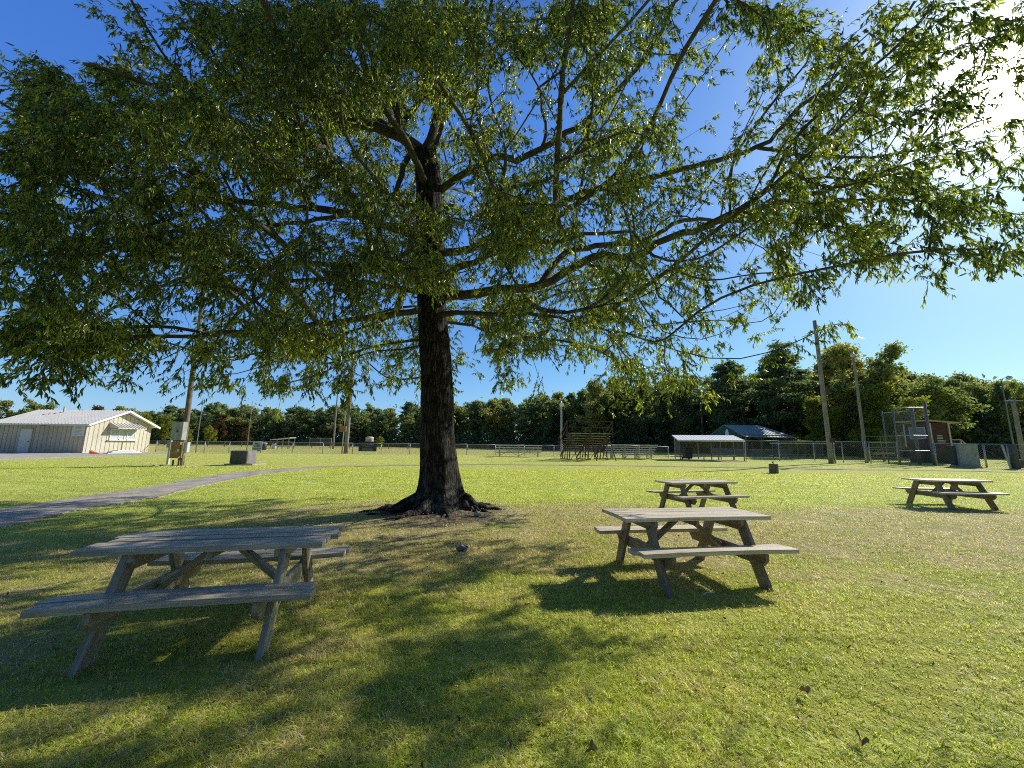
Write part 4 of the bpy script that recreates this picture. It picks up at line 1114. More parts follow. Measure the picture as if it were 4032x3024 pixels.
b = at(2708, 1809); tb = thing('wheeled_bin', 'dark wheeled trash bin standing at the left end of the white roofed dugout', 'trash bin', b, R(5))
m = MB(); m.add([(-.32, -.32, .08), (.32, -.32, .08), (.32, .32, .08), (-.32, .32, .08), (-.4, -.42, 1.05), (.4, -.42, 1.05), (.4, .42, 1.05), (-.4, .42, 1.05)], [(3, 2, 1, 0), (4, 5, 6, 7), (0, 1, 5, 4), (1, 2, 6, 5), (2, 3, 7, 6), (3, 0, 4, 7)]); m.build('body', M['bin'], tb, bevel=.03)
m = MB(); m.box((0, 0, 1.10), (.86, .92, .07)); m.box((0, .48, 1.02), (.7, .1, .06)); m.build('lid', M['bin'], tb, bevel=.02)
for s_ in (-1, 1):
    m = MB(); m.tube([(s_ * .30, .38, .13), (s_ * .38, .38, .13)], .13, 12); m.build('wheel', M['bin'], tb)

# ------------------------------------------------------------------ pavilion
C0 = at(2939, 1796.5); C0 = atx(2939, 54); pv = thing('pavilion', 'open timber pavilion with green metal roof and a white bell emblem on its gable', 'pavilion', C0, R(10))
Lp, Dp, ehp, rhp = 7.2, 7.0, 2.9, 4.5
# gable faces local -x; ridge along x
m = MB(); ov = .5
for s_ in (0, 1):
    yb = -ov if s_ == 0 else Dp + ov; sl = (rhp - ehp) / (Dp / 2); zb = ehp - ov * sl
    m.add([(-ov, yb, zb), (Lp + ov, yb, zb), (Lp - 1.6, Dp / 2, rhp), (-ov, Dp / 2, rhp), (-ov, yb, zb + .06), (Lp + ov, yb, zb + .06), (Lp - 1.6, Dp / 2, rhp + .06), (-ov, Dp / 2, rhp + .06)], [(0, 1, 2, 3), (4, 7, 6, 5), (0, 4, 5, 1), (1, 5, 6, 2), (3, 2, 6, 7), (0, 3, 7, 4)])
m.add([(Lp + ov, -ov, ehp - ov * sl + .05), (Lp + ov, Dp + ov, ehp - ov * sl + .05), (Lp - 1.6, Dp / 2, rhp + .05)], [(0, 1, 2)])
for k in range(14):
    x = -ov + .2 + (Lp + .4) * k / 14; m.bar((x, -ov, ehp - ov * sl + .085), (min(x, Lp - 1.7), Dp / 2, rhp + .085), .04, .03)
m.build('roof', M['greenroof'], pv)
m = MB(); m.add([(-ov + .02, -ov, ehp - ov * sl - .02), (-ov + .02, Dp + ov, ehp - ov * sl - .02), (-ov + .02, Dp / 2, rhp - .02)], [(0, 1, 2)]); g = m.build('gable', M['greengable'], pv)
m = MB(); bell = [(-.42, 0), (-.36, .12), (-.30, .55), (-.18, .8), (0, .9), (.18, .8), (.30, .55), (.36, .12), (.42, 0)]
m.add([(-ov - .01, Dp / 2 - .55 + a, ehp + .12 + z) for a, z in bell], [tuple(range(len(bell)))[::-1]]); m.build('bell_emblem', M['white'], g)
for x in (0, Lp / 3, Lp * 2 / 3, Lp):
    for y in (0, Dp):
        m = MB(); m.box((x, y, ehp / 2), (.2, .2, ehp)); 
        for s_ in (-1, 1):
            if 0 <= x + s_ * .8 <= Lp: m.bar((x, y + .002, ehp - .85), (x + s_ * .75, y + .002, ehp - .08), .10, .10)
        m.build('post', M['pole_brown'], pv)
m = MB(); m.box((Lp / 2, 0, ehp + .02), (Lp + .3, .14, .22)); m.box((Lp / 2, Dp, ehp + .02), (Lp + .3, .14, .22)); m.box((0, Dp / 2, ehp + .02), (.14, Dp - .2, .22)); m.build('eave_beam', M['pole_brown'], pv)
m = MB()
for z in (.25, 1.0): m.box((Lp / 2, -.09, z), (Lp, .06, .09)); m.box((-.09, Dp / 2, z), (.06, Dp - .2, .09))
for k in range(48): m.box((Lp * (k + .5) / 48, -.09, .62), (.04, .04, .70))
for k in range(46): m.box((-.09, Dp * (k + .5) / 46, .62), (.04, .04, .70))
m.build('railing', M['oldboard'], pv)
m = MB(); m.box((Lp / 2, Dp / 2, .04), (Lp + .5, Dp + .5, .2)); m.build('floor_slab', M['concrete'], pv)


# far dugout seen through the fence
FL = atx(3072, 47); fd = thing('dugout', 'low flat-roofed dugout seen through the fence left of the tall pole', 'dugout', FL, R(-9))
L = 5.6; m = MB(); m.box((L / 2, .9, 1.78), (L + .3, 2.4, .12)); m.build('roof', M['offwhite'], fd)
for x in (0, L / 3, L * 2 / 3, L):
    for y in (0, 1.9):
        m = MB(); m.box((x, y, .86), (.1, .1, 1.74)); m.build('post', M['galv_dull'], fd)
m = MB(); chain_panel(m, (0, 1.9, 0), (L, 1.9, 0), .2, 1.6, .14, .01); m.build('wire_mesh', M['galv_dull'], fd)
m = MB(); m.box((L / 2, 1.2, .45), (L * .9, .3, .06)); m.box((L * .2, 1.2, .2), (.08, .25, .44)); m.box((L * .8, 1.2, .2), (.08, .25, .44)); m.build('bench', M['oldboard'], fd)

# ------------------------------------------------------------------ tap post on the lawn
b = at(3048, 1864); tp = thing('tap_post', 'short round brown concrete stump with a water tap on top, alone on the lawn', 'water tap', b)
m = MB(); m.tube([(0, 0, -.05), (0, 0, .3), (.01, 0, .56)], [.25, .245, .24], 20, jit=.02); m.build('pipe', M['stump'], tp, smooth=False)
m = MB(); m.tube([(0, 0, .54), (0, 0, .68)], .025, 8); m.tube([(0, 0, .64), (-.08, -.04, .65), (-.10, -.05, .60)], .018, 6); m.box((0, 0, .70), (.10, .02, .02)); m.build('tap', M['darkgrey'], tp)

# ------------------------------------------------------------------ backstop, press box and neighbours
A0, A1 = at(3546, 1831), at(3679, 1832); u = A1 - A0; L = u.length; yaw = math.atan2(u.y, u.x)
bs = thing('backstop', 'tall chain link backstop with bright horizontal rails before the maroon press box', 'backstop', A0, yaw)
for x, y, h, r in ((0, 0, 5.0, .055), (L, 0, 5.5, .09), (L - .35, .9, 5.0, .12), (.35, 1.6, 4.8, .05)):
    m = MB(); m.tube([(x, y, -.05), (x, y, h)], r, 10); m.build('post', M['galv_dull'], bs, smooth=True)
for z in (1.22, 2.52, 4.95):
    m = MB(); m.tube([(0, 0, z), (L, 0, z)], .045, 8); m.build('rail', M['galv'], bs, smooth=True)
m = MB(); m.tube([(.35, 1.6, 4.6), (L - .35, .9, 4.75)], .04, 6); m.build('top_rail', M['galv'], bs, smooth=True)
m = MB(); chain_panel(m, (0, -.03, 0), (L, -.03, 0), 0, 4.95, .12, .005); chain_panel(m, (.35, 1.63, 0), (L - .35, .93, 0), 0, 4.7, .12, .005); m.build('wire_mesh', M['galv_dull'], bs)

K = at(3672, 1833); K = atx(3672, 36.5); va = math.atan2(K.x, K.y)
right = Vector((math.cos(va), -math.sin(va), 0)); away = Vector((math.sin(va), math.cos(va), 0)); aa = R(48)
es = right * math.cos(aa) + away * math.sin(aa)
pb = thing('press_box', 'small two-storey maroon press box with flat overhanging roof behind the backstop', 'press box', K, math.atan2(es.y, es.x))
Ls, Lf = 1.75, 2.35; z1, z2 = 1.45, 3.75
# local x along the side wall (to the right), local y along the window wall
m = MB(); m.box((Ls / 2, Lf / 2, z1 / 2 - .03), (Ls - .1, Lf - .1, z1)); m.build('lower_wall', M['maroon_dark'], pb)
m = MB(); m.box((Ls / 2, Lf / 2, (z1 + z2) / 2), (Ls, Lf, z2 - z1)); m.build('wall', M['maroon'], pb)
m = MB()
for x, y in ((0, 0), (Ls, 0), (0, Lf)): m.box((x + (-.012 if x == 0 else .012), y + (-.012 if y == 0 else .012), (z1 + z2) / 2), (.12, .12, z2 - z1 - .02))
m.build('corner_trim', M['offwhite'], pb)
m = MB(); m.add([(-.5, -.35, z2 + .18), (Ls + .9, -.35, z2 - .02), (Ls + .9, Lf + .35, z2 - .02), (-.5, Lf + .35, z2 + .18), (-.5, -.35, z2 + .28), (Ls + .9, -.35, z2 + .08), (Ls + .9, Lf + .35, z2 + .08), (-.5, Lf + .35, z2 + .28)], [(0, 3, 2, 1), (4, 5, 6, 7), (0, 1, 5, 4), (1, 2, 6, 5), (2, 3, 7, 6), (3, 0, 4, 7)]); m.build('roof', M['oldboard'], pb)
m = MB(); m.box((-.02, Lf * .5, 2.82), (.04, 1.50, 1.15)); wv = m.build('window', M['offwhite'], pb)
m = MB(); m.box((-.045, Lf * .5, 2.82), (.02, 1.34, .98)); m.build('pane', M['glass'], wv)
m = MB()
for k in range(5): m.box((Ls * .45 + (.1 if k > 2 else 0), -.015, 2.55 - k * .13 - (.06 if k > 2 else 0)), (.75 if k > 2 else .55, .012, .06))
m.build('painted_notice', M['signgrey'], pb)
m = MB(); m.box((Ls + .6, .9, z1 - .06), (1.15, 1.7, .08)); m.build('landing', M['oldboard'], pb)
m = MB()
for x, y in ((Ls + 1.1, .1), (Ls + 1.1, 1.7)): m.box((x, y, 1.1), (.09, .09, 2.3))
for z in (1.85, 2.2): m.box((Ls + .6, .1, z), (1.1, .05, .08)); m.box((Ls + 1.1, .9, z), (.05, 1.5, .08))
m.build('landing_rail', M['oldboard'], pb)
m = MB()
for y in (.25, 1.1): m.bar((Ls + 1.15, y, z1 - .1), (Ls + 2.5, y, .02), .05, .2)
for k in range(6): m.box((Ls + 1.3 + k * .21, .68, z1 - .3 - k * .22), (.24, .85, .04))
m.bar((Ls + 1.15, .1, z1 + .75), (Ls + 2.5, .1, .9), .05, .07); m.build('stair', M['oldboard'], pb)

b = at(3470, 1817); b = atx(3478, 40)
bleacher('small grey bleachers with sloping hand rails, left of the maroon press box', b, R(-48), 2.6, 5, .5, .25, .4, M['galv_dull'], M['oldboard'], rails=True, legs=3)

for px, py, w0, d0, h0, mat, lb in ((3826, 1841, 1.05, .75, 1.72, 'boxgrey', 'tall pale grey metal cabinet by the right fence, taller of two'), (3785, 1838, .72, .7, 1.58, 'darkgrey', 'dark narrow metal cabinet by the right fence, left of the pale one')):
    b = at(px, py); cb_ = thing('metal_cabinet', lb, 'cabinet', b, R(-30))
    m = MB(); m.box((0, d0 / 2, .06), (w0 + .1, d0 + .1, .12)); m.build('plinth', M['concrete'], cb_)
    m = MB(); m.box((0, d0 / 2, h0 / 2 + .1), (w0, d0, h0 - .04)); m.build('body', M[mat], cb_, bevel=.02)
    m = MB(); m.box((0, d0 / 2, h0 + .11), (w0 + .08, d0 + .08, .06)); m.build('lid', M['galv'], cb_, bevel=.01)
    m = MB(); m.box((0, -.012, h0 / 2 + .1), (w0 * .86, .02, h0 * .86)); dd = m.build('door', M[mat], cb_)
    m = MB(); m.box((w0 * .3, -.04, h0 * .55), (.04, .04, .16)); m.build('handle', M['galv_dull'], dd)
b = at(4003, 1845); gp = thing('gate_post', 'thick dark grey steel gate post with hinge plates at the right edge', 'gate post', b)
m = MB(); m.box((0, 0, .92), (.34, .30, 1.9)); m.build('post', M['darkgrey'], gp, bevel=.02)
m = MB(); m.tube([(-.30, .1, -.05), (-.42, .3, 1.8)], .07, 8); m.build('stay', M['galv'], gp)
for z in (.5, 1.4):
    m = MB(); m.box((.24, -.02, z), (.16, .12, .12)); m.build('hinge_plate', M['galv_dull'], gp)
m = MB(); m.tube([(.42, .05, .35), (.42, -.02, .35)], .32, 12); m.build('wheel', M['darkgrey'], gp)
# ------------------------------------------------------------------ trees of the wood beyond the fields
def cards(C, s, flat=0.0):
    """leaf-clump faces: irregular kites centred on C"""
    n = len(C); d = rng.normal(size=(n, 3)); d[:, 2] *= (1 - flat); d /= np.linalg.norm(d, axis=1, keepdims=True)
    e = np.cross(d, rng.normal(size=(n, 3))); e /= np.linalg.norm(e, axis=1, keepdims=True)
    s = (s * rng.uniform(.55, 1.35, n))[:, None]; w = s * rng.uniform(.35, .75, n)[:, None]; k = rng.uniform(-.3, .3, n)[:, None] * s
    nrm = np.cross(d, e) * s * .25
    return np.stack([C - d * s, C + e * w + d * k + nrm, C + d * s, C - e * w + d * k * .5 + nrm], 1)
def tree_proto(kind, h, seed, mat, n_cl, n_cd, cs):
    global rng
    rng = np.random.default_rng(seed); rr = random.Random(seed); C = []
    tr = MB(); r0 = .017 * h
    bend = [rr.uniform(-.02, .02) * h for _ in range(4)]
    axis = lambda z: np.array([bend[0] * math.sin(z / h * 3), bend[1] * math.sin(z / h * 2.4 + .5), z])
    topz = h * (.93 if kind == 'pine' else .8)
    tr.tube([axis(topz * k / 10) - np.array([0, 0, .3 if k == 0 else 0]) for k in range(11)], [r0 * (1 - .85 * k / 10) for k in range(11)], 7)
    if kind == 'broad':
        w = h * rr.uniform(.23, .29); zc = .52 * h; rz = .44 * h; cen = []
        lobes = [(np.array([rr.gauss(0, .5) * w, rr.gauss(0, .5) * w, zc + rr.uniform(-.9, .85) * rz * .75]), rr.uniform(.35, .6) * w) for _ in range(13)] + [(np.array([rr.gauss(0, .12) * w, 0, h * .88]), .30 * w)]
        while len(cen) < n_cl:
            c, q = rr.choice(lobes); v = rng.normal(size=3); v /= np.linalg.norm(v); p = c + v * q * rng.random() ** .25 * np.array([1, 1, .85])
            if p[2] > .08 * h: cen.append(p)
        sg = .030 * h
    elif kind == 'tall':
        w = h * .17; cen = []
        lobes = [(np.array([rr.gauss(0, .55) * w, rr.gauss(0, .55) * w, h * z]), w * rr.uniform(.4, .75) * (1.1 - .5 * abs(z - .55))) for z in np.linspace(.16, .92, 16)]
        while len(cen) < n_cl:
            c, q = rr.choice(lobes); v = rng.normal(size=3); v /= np.linalg.norm(v); cen.append(c + v * q * rng.random() ** .3)
        sg = .026 * h
    elif kind == 'pine':
        cen = []; nb = 34
        for k in range(nb):
            z = h * (.30 + .66 * (k / nb)); R_ = h * .24 * (1 - max(0, (z / h - .62)) / .42) ** .75 * min(1, .55 + (z / h - .28) * 1.6) * rr.uniform(.55, 1.1); a = k * 2.4 + rr.uniform(-.4, .4)
            b0 = axis(z); tipp = b0 + np.array([math.cos(a) * R_, math.sin(a) * R_, R_ * rr.uniform(-.12, .22)])
            tr.tube([b0, (b0 + tipp) / 2 + np.array([0, 0, R_ * .05]), tipp], [.035 * R_ + .02, .025 * R_ + .015, .012], 5)
            for t in (.45, .7, .88, 1.0):
                if R_ * t > h * .03: cen.append(b0 + (tipp - b0) * t + rng.normal(0, .015 * h, 3) * np.array([1, 1, .4]))
        cen += [axis(h * .96) + rng.normal(0, .03 * h, 3) for _ in range(5)]
        n_cd = int(n_cd * n_cl / len(cen)); sg = .030 * h
    else:  # bush
        cen = [np.array([rr.gauss(0, .22) * h, rr.gauss(0, .22) * h, abs(rr.gauss(.5, .22)) * h]) for _ in range(n_cl)]; sg = .07 * h
    cen = np.array(cen)
    if kind in ('broad', 'tall'):
        for p in cen[::max(1, len(cen) // 16)]:
            z = max(.2 * h, p[2] - .16 * h); b0 = axis(min(z, topz)); tr.tube([b0, (b0 + p) / 2 + np.array([0, 0, .02 * h]), p], [r0 * .35, r0 * .2, .02], 5)
    fl = np.array([1, 1, .45 if kind == 'pine' else .8])
    big = np.repeat(cen, n_cd, 0) + rng.normal(0, sg, (len(cen) * n_cd, 3)) * fl
    v = cards(big, cs, .3 if kind == 'pine' else 0)
    cr = np.repeat(rng.random(len(cen)), n_cd); rn = np.clip(.55 * cr + .45 * rng.random(len(big)), 0, 1)
    n = len(big); me = np_mesh('crown', v.reshape(-1, 3), np.arange(n * 4).reshape(n, 4), None, {'rnd': np.repeat(rn, 4)}); me.materials.append(mat)
    tm = tr.mesh('trunk', smooth=True); tm.materials.append(M['far_bark'])
    return (me, tm, h)
def plant_tree(proto, name, label, cat, p, h, group, rz=None):
    me, tm, h0 = proto; t = thing(name, label, cat, p, random.uniform(0, 6.28) if rz is None else rz, group); s = h / h0
    sx = s * random.uniform(.88, 1.18); t.scale = (sx, sx, s)
    link('crown', me, None, t); link('trunk', tm, None, t); return t
LO = dict(n_cl=95, n_cd=44, cs=.30)
PR_ = {}
for i, (kd, tint) in enumerate((('broad', 'dark'), ('broad', 'mid'), ('tall', 'dark'), ('tall', 'olive'), ('pine', 'pine'), ('broad', 'olive'), ('broad', 'rust'), ('broad', 'yellow'))):
    PR_[kd, tint] = tree_proto(kd, 13.0, 100 + i, M['f_' + tint], **LO)
HI = dict(n_cl=150, n_cd=78, cs=.24)
PH = {}
for i, (kd, tint) in enumerate((('broad', 'dark'), ('tall', 'mid'), ('tall', 'olive'), ('broad', 'mid'), ('pine', 'pine'), ('broad', 'yellow'), ('tall', 'dark'))):
    PH[kd, tint] = tree_proto(kd, 16.0, 200 + i, M['f_' + tint], **HI)
PH['pine', 'big'] = tree_proto('pine', 20.0, 311, M['f_pine'], 150, 130, .24)
PH['broad', 'big'] = tree_proto('broad', 18.0, 333, M['f_yellow'], 240, 90, .24)
PH['tall', 'big'] = tree_proto('tall', 18.0, 344, M['f_olive'], 220, 90, .24)
BUSH = tree_proto('bush', 3.0, 401, M['f_mid'], 26, 70, .15)

def top_h(px, pyt, Y):
    p = atd(px, pyt, Y); return p.z - gz(p.x, p.y), Vector((p.x, p.y, gz(p.x, p.y)))
rt = random.Random(5)
def interp(prof, x):
    for (a, b), (c, d) in zip(prof, prof[1:]):
        if a <= x <= c: return b + (d - b) * (x - a) / (c - a)
    return prof[-1][1]
# profile of the tree tops: (pixel column, row of the tops)
prof = [(560, 1640), (640, 1612), (760, 1600), (900, 1598), (1000, 1600), (1120, 1612), (1250, 1602), (1400, 1598), (1560, 1596), (1750, 1600), (1850, 1582), (1950, 1568), (2050, 1575), (2140, 1568), (2200, 1552), (2290, 1538), (2340, 1522), (2420, 1510), (2550, 1505), (2700, 1500), (2800, 1492), (2900, 1470), (3000, 1470), (3200, 1468), (3300, 1440), (3500, 1462), (3700, 1468), (3760, 1495), (3900, 1490), (4032, 1492), (4300, 1480)]
dep = [(560, 128), (1500, 122), (1900, 112), (2300, 96), (2700, 82), (3200, 72), (3600, 66), (4300, 62)]
kinds_l = [('tall', 'dark'), ('pine', 'pine'), ('broad', 'dark'), ('tall', 'olive'), ('broad', 'mid'), ('tall', 'dark'), ('pine', 'pine'), ('broad', 'olive')]
kinds_r = [('tall', 'dark'), ('broad', 'dark'), ('tall', 'mid'), ('broad', 'mid'), ('tall', 'olive'), ('broad', 'dark')]
GL, GR = 'dark trees of the wood beyond the left ball field', 'dark trees of the wood behind the right field'
x = 560.0
while x < 4250:
    Y = interp(dep, x); right_ = x > 2250
    for row in range(3):
        px = x + rt.uniform(-22, 22) + row * 14; Yr = Y + row * rt.uniform(6, 9) + rt.uniform(-3, 3)
        pyt = interp(prof, min(max(px, 560), 4299)) + rt.uniform(-16, 26) + (10 if row == 0 else 0) + (-2 if row == 2 else 0)
        h, p = top_h(px, pyt, Yr)
        if right_:
            plant_tree(PH[rt.choice(kinds_r)], 'woodland_tree', 'dark leafy tree in the dense wood behind the right field', 'tree', p, h, GR)
        else:
            plant_tree(PR_[rt.choice(kinds_l)], 'woodland_tree', 'dark tree in the distant wood beyond the left ball field', 'tree', p, h, GL)
    x += (4.4 if not right_ else 4.6) * FPX / Y * rt.uniform(.8, 1.15)
# trees one can single out
def one(proto, name, label, px, pyt, Y, group=None):
    h, p = top_h(px, pyt, Y); return plant_tree(proto, name, label, 'tree', p, h, group)
one(PH['pine', 'big'], 'pine_tree', 'tall round-topped pine rising above the wood behind the green-roofed pavilion', 3062, 1366, 66)
one(PH['pine', 'pine'], 'pine_tree', 'shorter dark pine left of the tall round-topped pine', 2868, 1424, 72)
one(PH['tall', 'big'], 'woodland_tree', 'tall yellow-green tree between the two tall poles at right', 3325, 1355, 58)
one(PH['tall', 'mid'], 'woodland_tree', 'slender tall tree with a loose top just right of the pole with the lamp bracket', 3452, 1368, 60)
one(PH['broad', 'big'], 'woodland_tree', 'broad bright yellow-green tree beside the backstop', 3478, 1500, 52)
one(PH['broad', 'big'], 'woodland_tree', 'low olive tree left of the tall pole with the brown box', 3205, 1560, 60)
one(PH['broad', 'mid'], 'woodland_tree', 'rounded green treetop above the press box roof', 3630, 1478, 60)
one(PH['tall', 'olive'], 'woodland_tree', 'brownish loose-topped tree directly above the rusty bleachers', 2330, 1500, 88)
one(PR_['broad', 'rust'], 'woodland_tree', 'rust-red tree in the left wood between the two thin poles', 885, 1622, 118)
one(PR_['broad', 'rust'], 'shrub', 'small rust-red shrub below the wood, near the second thin pole', 975, 1680, 108)
for i, (px, pyt, lb) in enumerate(((665, 1640, 'yellow-green small tree just right of the cream building'), (738, 1662, 'low yellow-green tree behind the cabinet pole'), (830, 1672, 'bright green small tree between the cabinet pole and the rust-red tree'))):
    one(PR_['broad', 'yellow'], 'small_tree', lb, px, pyt, 104)
one(PR_['broad', 'yellow'], 'shrub', 'small yellowish shrub right of the black banner', 1496, 1716, 76)
for i, (px, pyt, lb) in enumerate(((40, 1572, 'pale grey-green tree behind the left end of the white roof'), (128, 1566, 'green tree behind the middle left of the white roof'), (205, 1574, 'dark green tree behind the white roof, rightmost of three'), )):
    one(PR_['broad', 'olive' if i == 0 else 'mid'], 'tree', lb, px, pyt, 95)
one(PR_['broad', 'rust'], 'tree', 'reddish autumn tree behind the gable of the cream building', 400, 1588, 100)
one(PR_['broad', 'olive'], 'tree', 'olive tree behind the gable peak of the cream building', 480, 1596, 104)
one(PR_['broad', 'yellow'], 'tree', 'golden tree behind the right eave of the cream building', 565, 1618, 108)
# brush along the foot of the wood
m_ = []; rn_ = []
rng = np.random.default_rng(55)
for x in np.arange(540, 4350, 3.5):
    Y = interp(dep, min(max(x, 560), 4299)) - 2.5
    for row in range(3):
        p = atx(x, Y + row * 4); hh = (3.6 + 1.6 * math.sin(x * .021) * math.sin(x * .013 + 1)) * (1 + row * .6)
        C = np.array([p.x, p.y, p.z]) + np.stack([rng.normal(0, .8, 26), rng.normal(0, 1.2, 26), np.abs(rng.normal(0, .5, 26)) * hh], 1)
        m_.append(C); rn_.append(np.clip(rng.normal(.35, .25, 26), 0, 1))
C = np.concatenate(m_); rn = np.concatenate(rn_); v = cards(C, .38); n = len(C)
tag(link('undergrowth', np_mesh('undergrowth', v.reshape(-1, 3), np.arange(n * 4).reshape(n, 4), None, {'rnd': np.repeat(rn, 4)}), M['f_dark']), 'dark brush along the foot of the wood', 'undergrowth', None, 'stuff')

# ------------------------------------------------------------------ turf blades
rng = np.random.default_rng(21)
NB = 640000
u = rng.random(NB); dmin, dmax = 1.7, 26.0
# ~1/d^1.3 per unit area, so the turf keeps its grain as it recedes
ex = .62; dd = (dmin ** ex + u * (dmax ** ex - dmin ** ex)) ** (1 / ex)
az = rng.uniform(-R(57), R(57), NB); dpl = dd / np.cos(az) * .92
bx = dpl * np.sin(az); by = dpl * np.cos(az)
# tufts: pull blades towards random centres
tx = np.round(bx / .09 + rng.normal(0, .15, NB)) * .09; ty = np.round(by / .09 + rng.normal(0, .15, NB)) * .09
hsh = np.sin(tx * 127.1 + ty * 311.7) * 43758.5; hsh -= np.floor(hsh); h2 = np.sin(tx * 269.5 + ty * 183.3) * 43758.5; h2 -= np.floor(h2)
pull = .30; bx = bx + (tx + (hsh - .5) * .12 - bx) * pull * (hsh > .35); by = by + (ty + (h2 - .5) * .12 - by) * pull * (hsh > .35)
keep = np.ones(NB, bool)
# none on the path, the tree foot, or the trunk
pl = np.array([(p.x, p.y) for p in PL]); pr = np.array([(p.x, p.y) for p in PR])
poly = np.concatenate([pl, pr[::-1]])
ins = np.zeros(NB, bool); j = len(poly) - 1; qx = bx + rng.normal(0, .09, NB); qy = by + rng.normal(0, .09, NB)
for i in range(len(poly)):
    xi, yi = poly[i]; xj, yj = poly[j]
    c = ((yi > qy) != (yj > qy)) & (qx < (xj - xi) * (qy - yi) / (yj - yi + 1e-12) + xi); ins ^= c; j = i
keep &= ~ins
dt_ = np.sqrt((bx + 1.55) ** 2 + (by - 9.1) ** 2); keep &= ~((dt_ < 2.6) & (rng.random(NB) > sstep(1.0, 2.8, dt_) * .8))
pt_ = .5 + .5 * np.sin(bx * 1.9 + 2 * np.sin(by * 1.1)) * np.sin(by * 2.3 + 1.5 * np.sin(bx * .8)); keep &= ~((pt_ < .3) & (rng.random(NB) < .45))
bx, by, dd, hsh = bx[keep], by[keep], dd[keep], hsh[keep]; NB = len(bx)
bz = ground_z(bx, by) - .004
patchy = .5 + .5 * np.sin(bx * 1.9 + 2 * np.sin(by * 1.1)) * np.sin(by * 2.3 + 1.5 * np.sin(bx * .8))
hgt = rng.uniform(.016, .046, NB) * (.7 + .6 * hsh) * (.75 + .5 * patchy) * (1 + dd / 60); wid = np.maximum(.0046, .00060 * dd) * rng.uniform(.7, 1.4, NB)
ang = rng.uniform(0, 2 * np.pi, NB); hgt = hgt * np.where(h2[keep] > .93, 1.3, 1.0); lean = rng.uniform(.5, 2.4, NB)
dx, dy = np.cos(ang), np.sin(ang); sx_, sy_ = -dy, dx
o = np.stack([bx, by, bz], 1); sdv = np.stack([sx_, sy_, np.zeros(NB)], 1) * wid[:, None] * .5; ldv = np.stack([dx, dy, np.zeros(NB)], 1) * (hgt * lean)[:, None]
upv = np.array([0, 0, 1.0]) * hgt[:, None]
V = np.stack([o - sdv, o + sdv, o + ldv * .35 + upv * .6 + sdv * .8, o + ldv * .35 + upv * .6 - sdv * .8, o + ldv + upv * (1 - .22 * lean[:, None])], 1).reshape(-1, 3)
b5 = np.arange(NB)[:, None] * 5
tag(link('grass', np_mesh('grass', V, b5 + [0, 1, 2, 3], b5 + [3, 2, 4], {'rnd': np.repeat(np.clip(.6 * rng.random(NB) + .4 * hsh, 0, 1), 5)}), M['blade']), 'short mown lawn grass, green with straw patches', 'grass', None, 'stuff')

# fallen leaves and straw crumbs
nl = 2200; u = rng.random(nl); d = 1.9 + 10 * u ** 1.3; az = rng.uniform(-R(55), R(55), nl); lx = d * np.tan(az) * .9; ly = d
nl2 = 3200; a = rng.uniform(0, 6.28, nl2); r2 = np.abs(rng.normal(1.3, 1.0, nl2)); lx = np.concatenate([lx, TB.x + r2 * 1.6 * np.cos(a)]); ly = np.concatenate([ly, TB.y + r2 * np.sin(a) - .2])
nl3 = 700; k = rng.integers(0, len(PR), nl3); lx = np.concatenate([lx, np.array([PR[i].x for i in k]) + rng.normal(.15, .35, nl3)]); ly = np.concatenate([ly, np.array([PR[i].y for i in k]) + rng.normal(-.1, .3, nl3)])
n = len(lx); C = np.stack([lx, ly, ground_z(lx, ly) + .022 + rng.random(n) * .014], 1)
dv = rng.normal(size=(n, 3)); dv[:, 2] *= .3; dv /= np.linalg.norm(dv, axis=1, keepdims=True); ev = np.cross(dv, np.array([0, 0, 1.0]) + rng.normal(0, .35, (n, 3))); ev /= np.linalg.norm(ev, axis=1, keepdims=True)
s = rng.uniform(.010, .026, n)[:, None]; w2 = s * rng.uniform(.22, .45, n)[:, None]; upn = np.cross(dv, ev) * s * .3
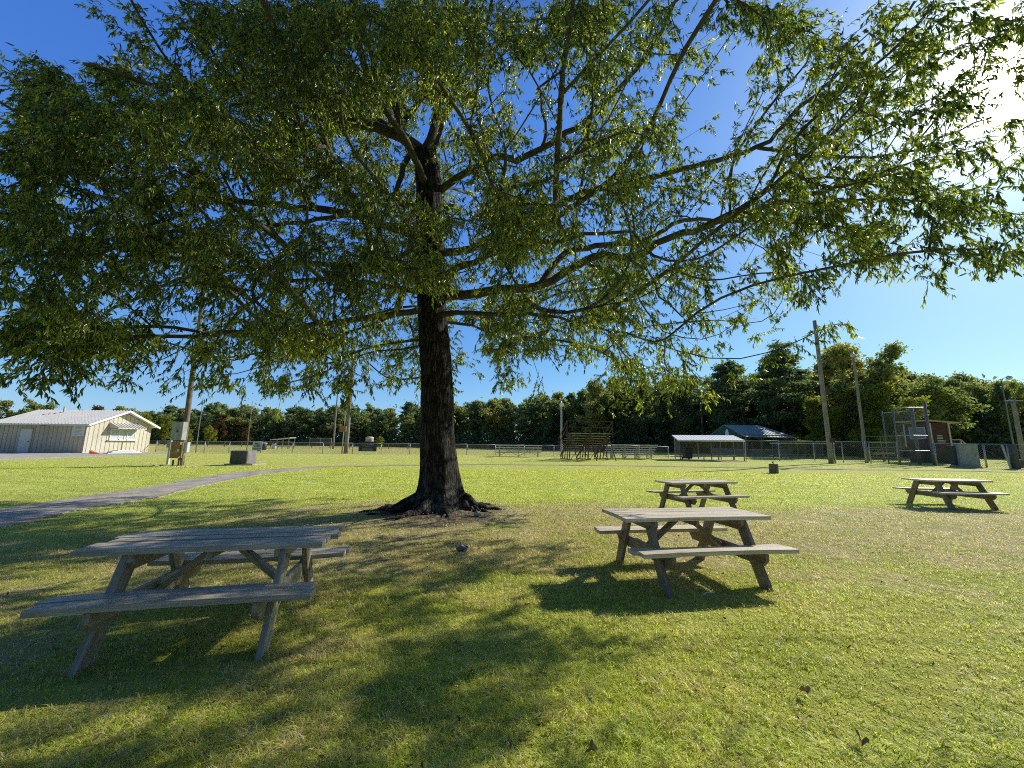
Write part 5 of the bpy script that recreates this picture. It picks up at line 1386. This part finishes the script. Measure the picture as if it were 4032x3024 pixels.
V = np.stack([C - dv * s, C + ev * w2 + upn, C + dv * s, C - ev * w2 + upn], 1).reshape(-1, 3)
tag(link('fallen_leaves', np_mesh('fallen_leaves', V, np.arange(n * 4).reshape(n, 4), None, {'rnd': np.repeat(rng.random(n) ** 1.2, 4)}), M['litterleaf']), 'scattered brown fallen leaves on the lawn', 'leaves', None, 'stuff')

# a few things lying on the grass
def lobed_leaf(label, px, py, s, rz):
    b = at(px, py); m = MB(); out = []
    for k in range(22):
        a = k / 22 * 2 * math.pi; r_ = s * (.62 + .22 * math.cos(5 * a)); out.append((math.cos(a) * r_ * 1.3, math.sin(a) * r_ * .8, .012 + .02 * math.sin(a * 2) + .03 * abs(math.sin(a))))
    out.append((0, 0, .02)); m.add(out, [(k, (k + 1) % 22, 22) for k in range(22)])
    o = m.build('oak_leaf', M['litterleaf'], None, (b.x, b.y, b.z + .02), (R(10), R(-6), rz)); tag(o, label, 'leaf')
    o.data.attributes.new('rnd', 'FLOAT', 'POINT').data.foreach_set('value', [random.uniform(.45, .8)] * len(o.data.vertices))
lobed_leaf('large brown curled leaf standing in the grass at the bottom right', 3392, 2945, .042, 1.2)
lobed_leaf('brown dry leaf on the grass at the bottom centre', 2330, 2985, .034, .3)
lobed_leaf('small reddish leaf in the sunlit grass right of the large sunlit table', 3170, 2748, .03, 2.2)
b = at(2793, 2350); m = MB(); m.tube([(-.08, -.025, .03), (-.03, .0, .04), (.03, 0, .04), (.08, .04, .035)], [.005, .007, .006, .008], 6)
tag(m.build('litter', M['litter'], None, b), 'small white plastic strip lying in the shadow under the sunlit table', 'litter')
b = at(1880, 2033); m = MB(); m.tube([(-.07, 0, .03), (0, .02, .06), (.08, 0, .04)], [.03, .05, .02], 7, jit=.4)
tag(m.build('stone', M['stone'], None, b), 'pale stone on the bare ground right of the oak roots', 'stone')
b = at(1818, 2170); m = MB(); m.tube([(-.08, 0, .02), (0, .03, .05), (.09, 0, .03)], [.03, .06, .03], 7, jit=.4)
tag(m.build('stone', M['vault'], None, b), 'grey lump of wood in the dappled grass in front of the oak', 'wood lump')
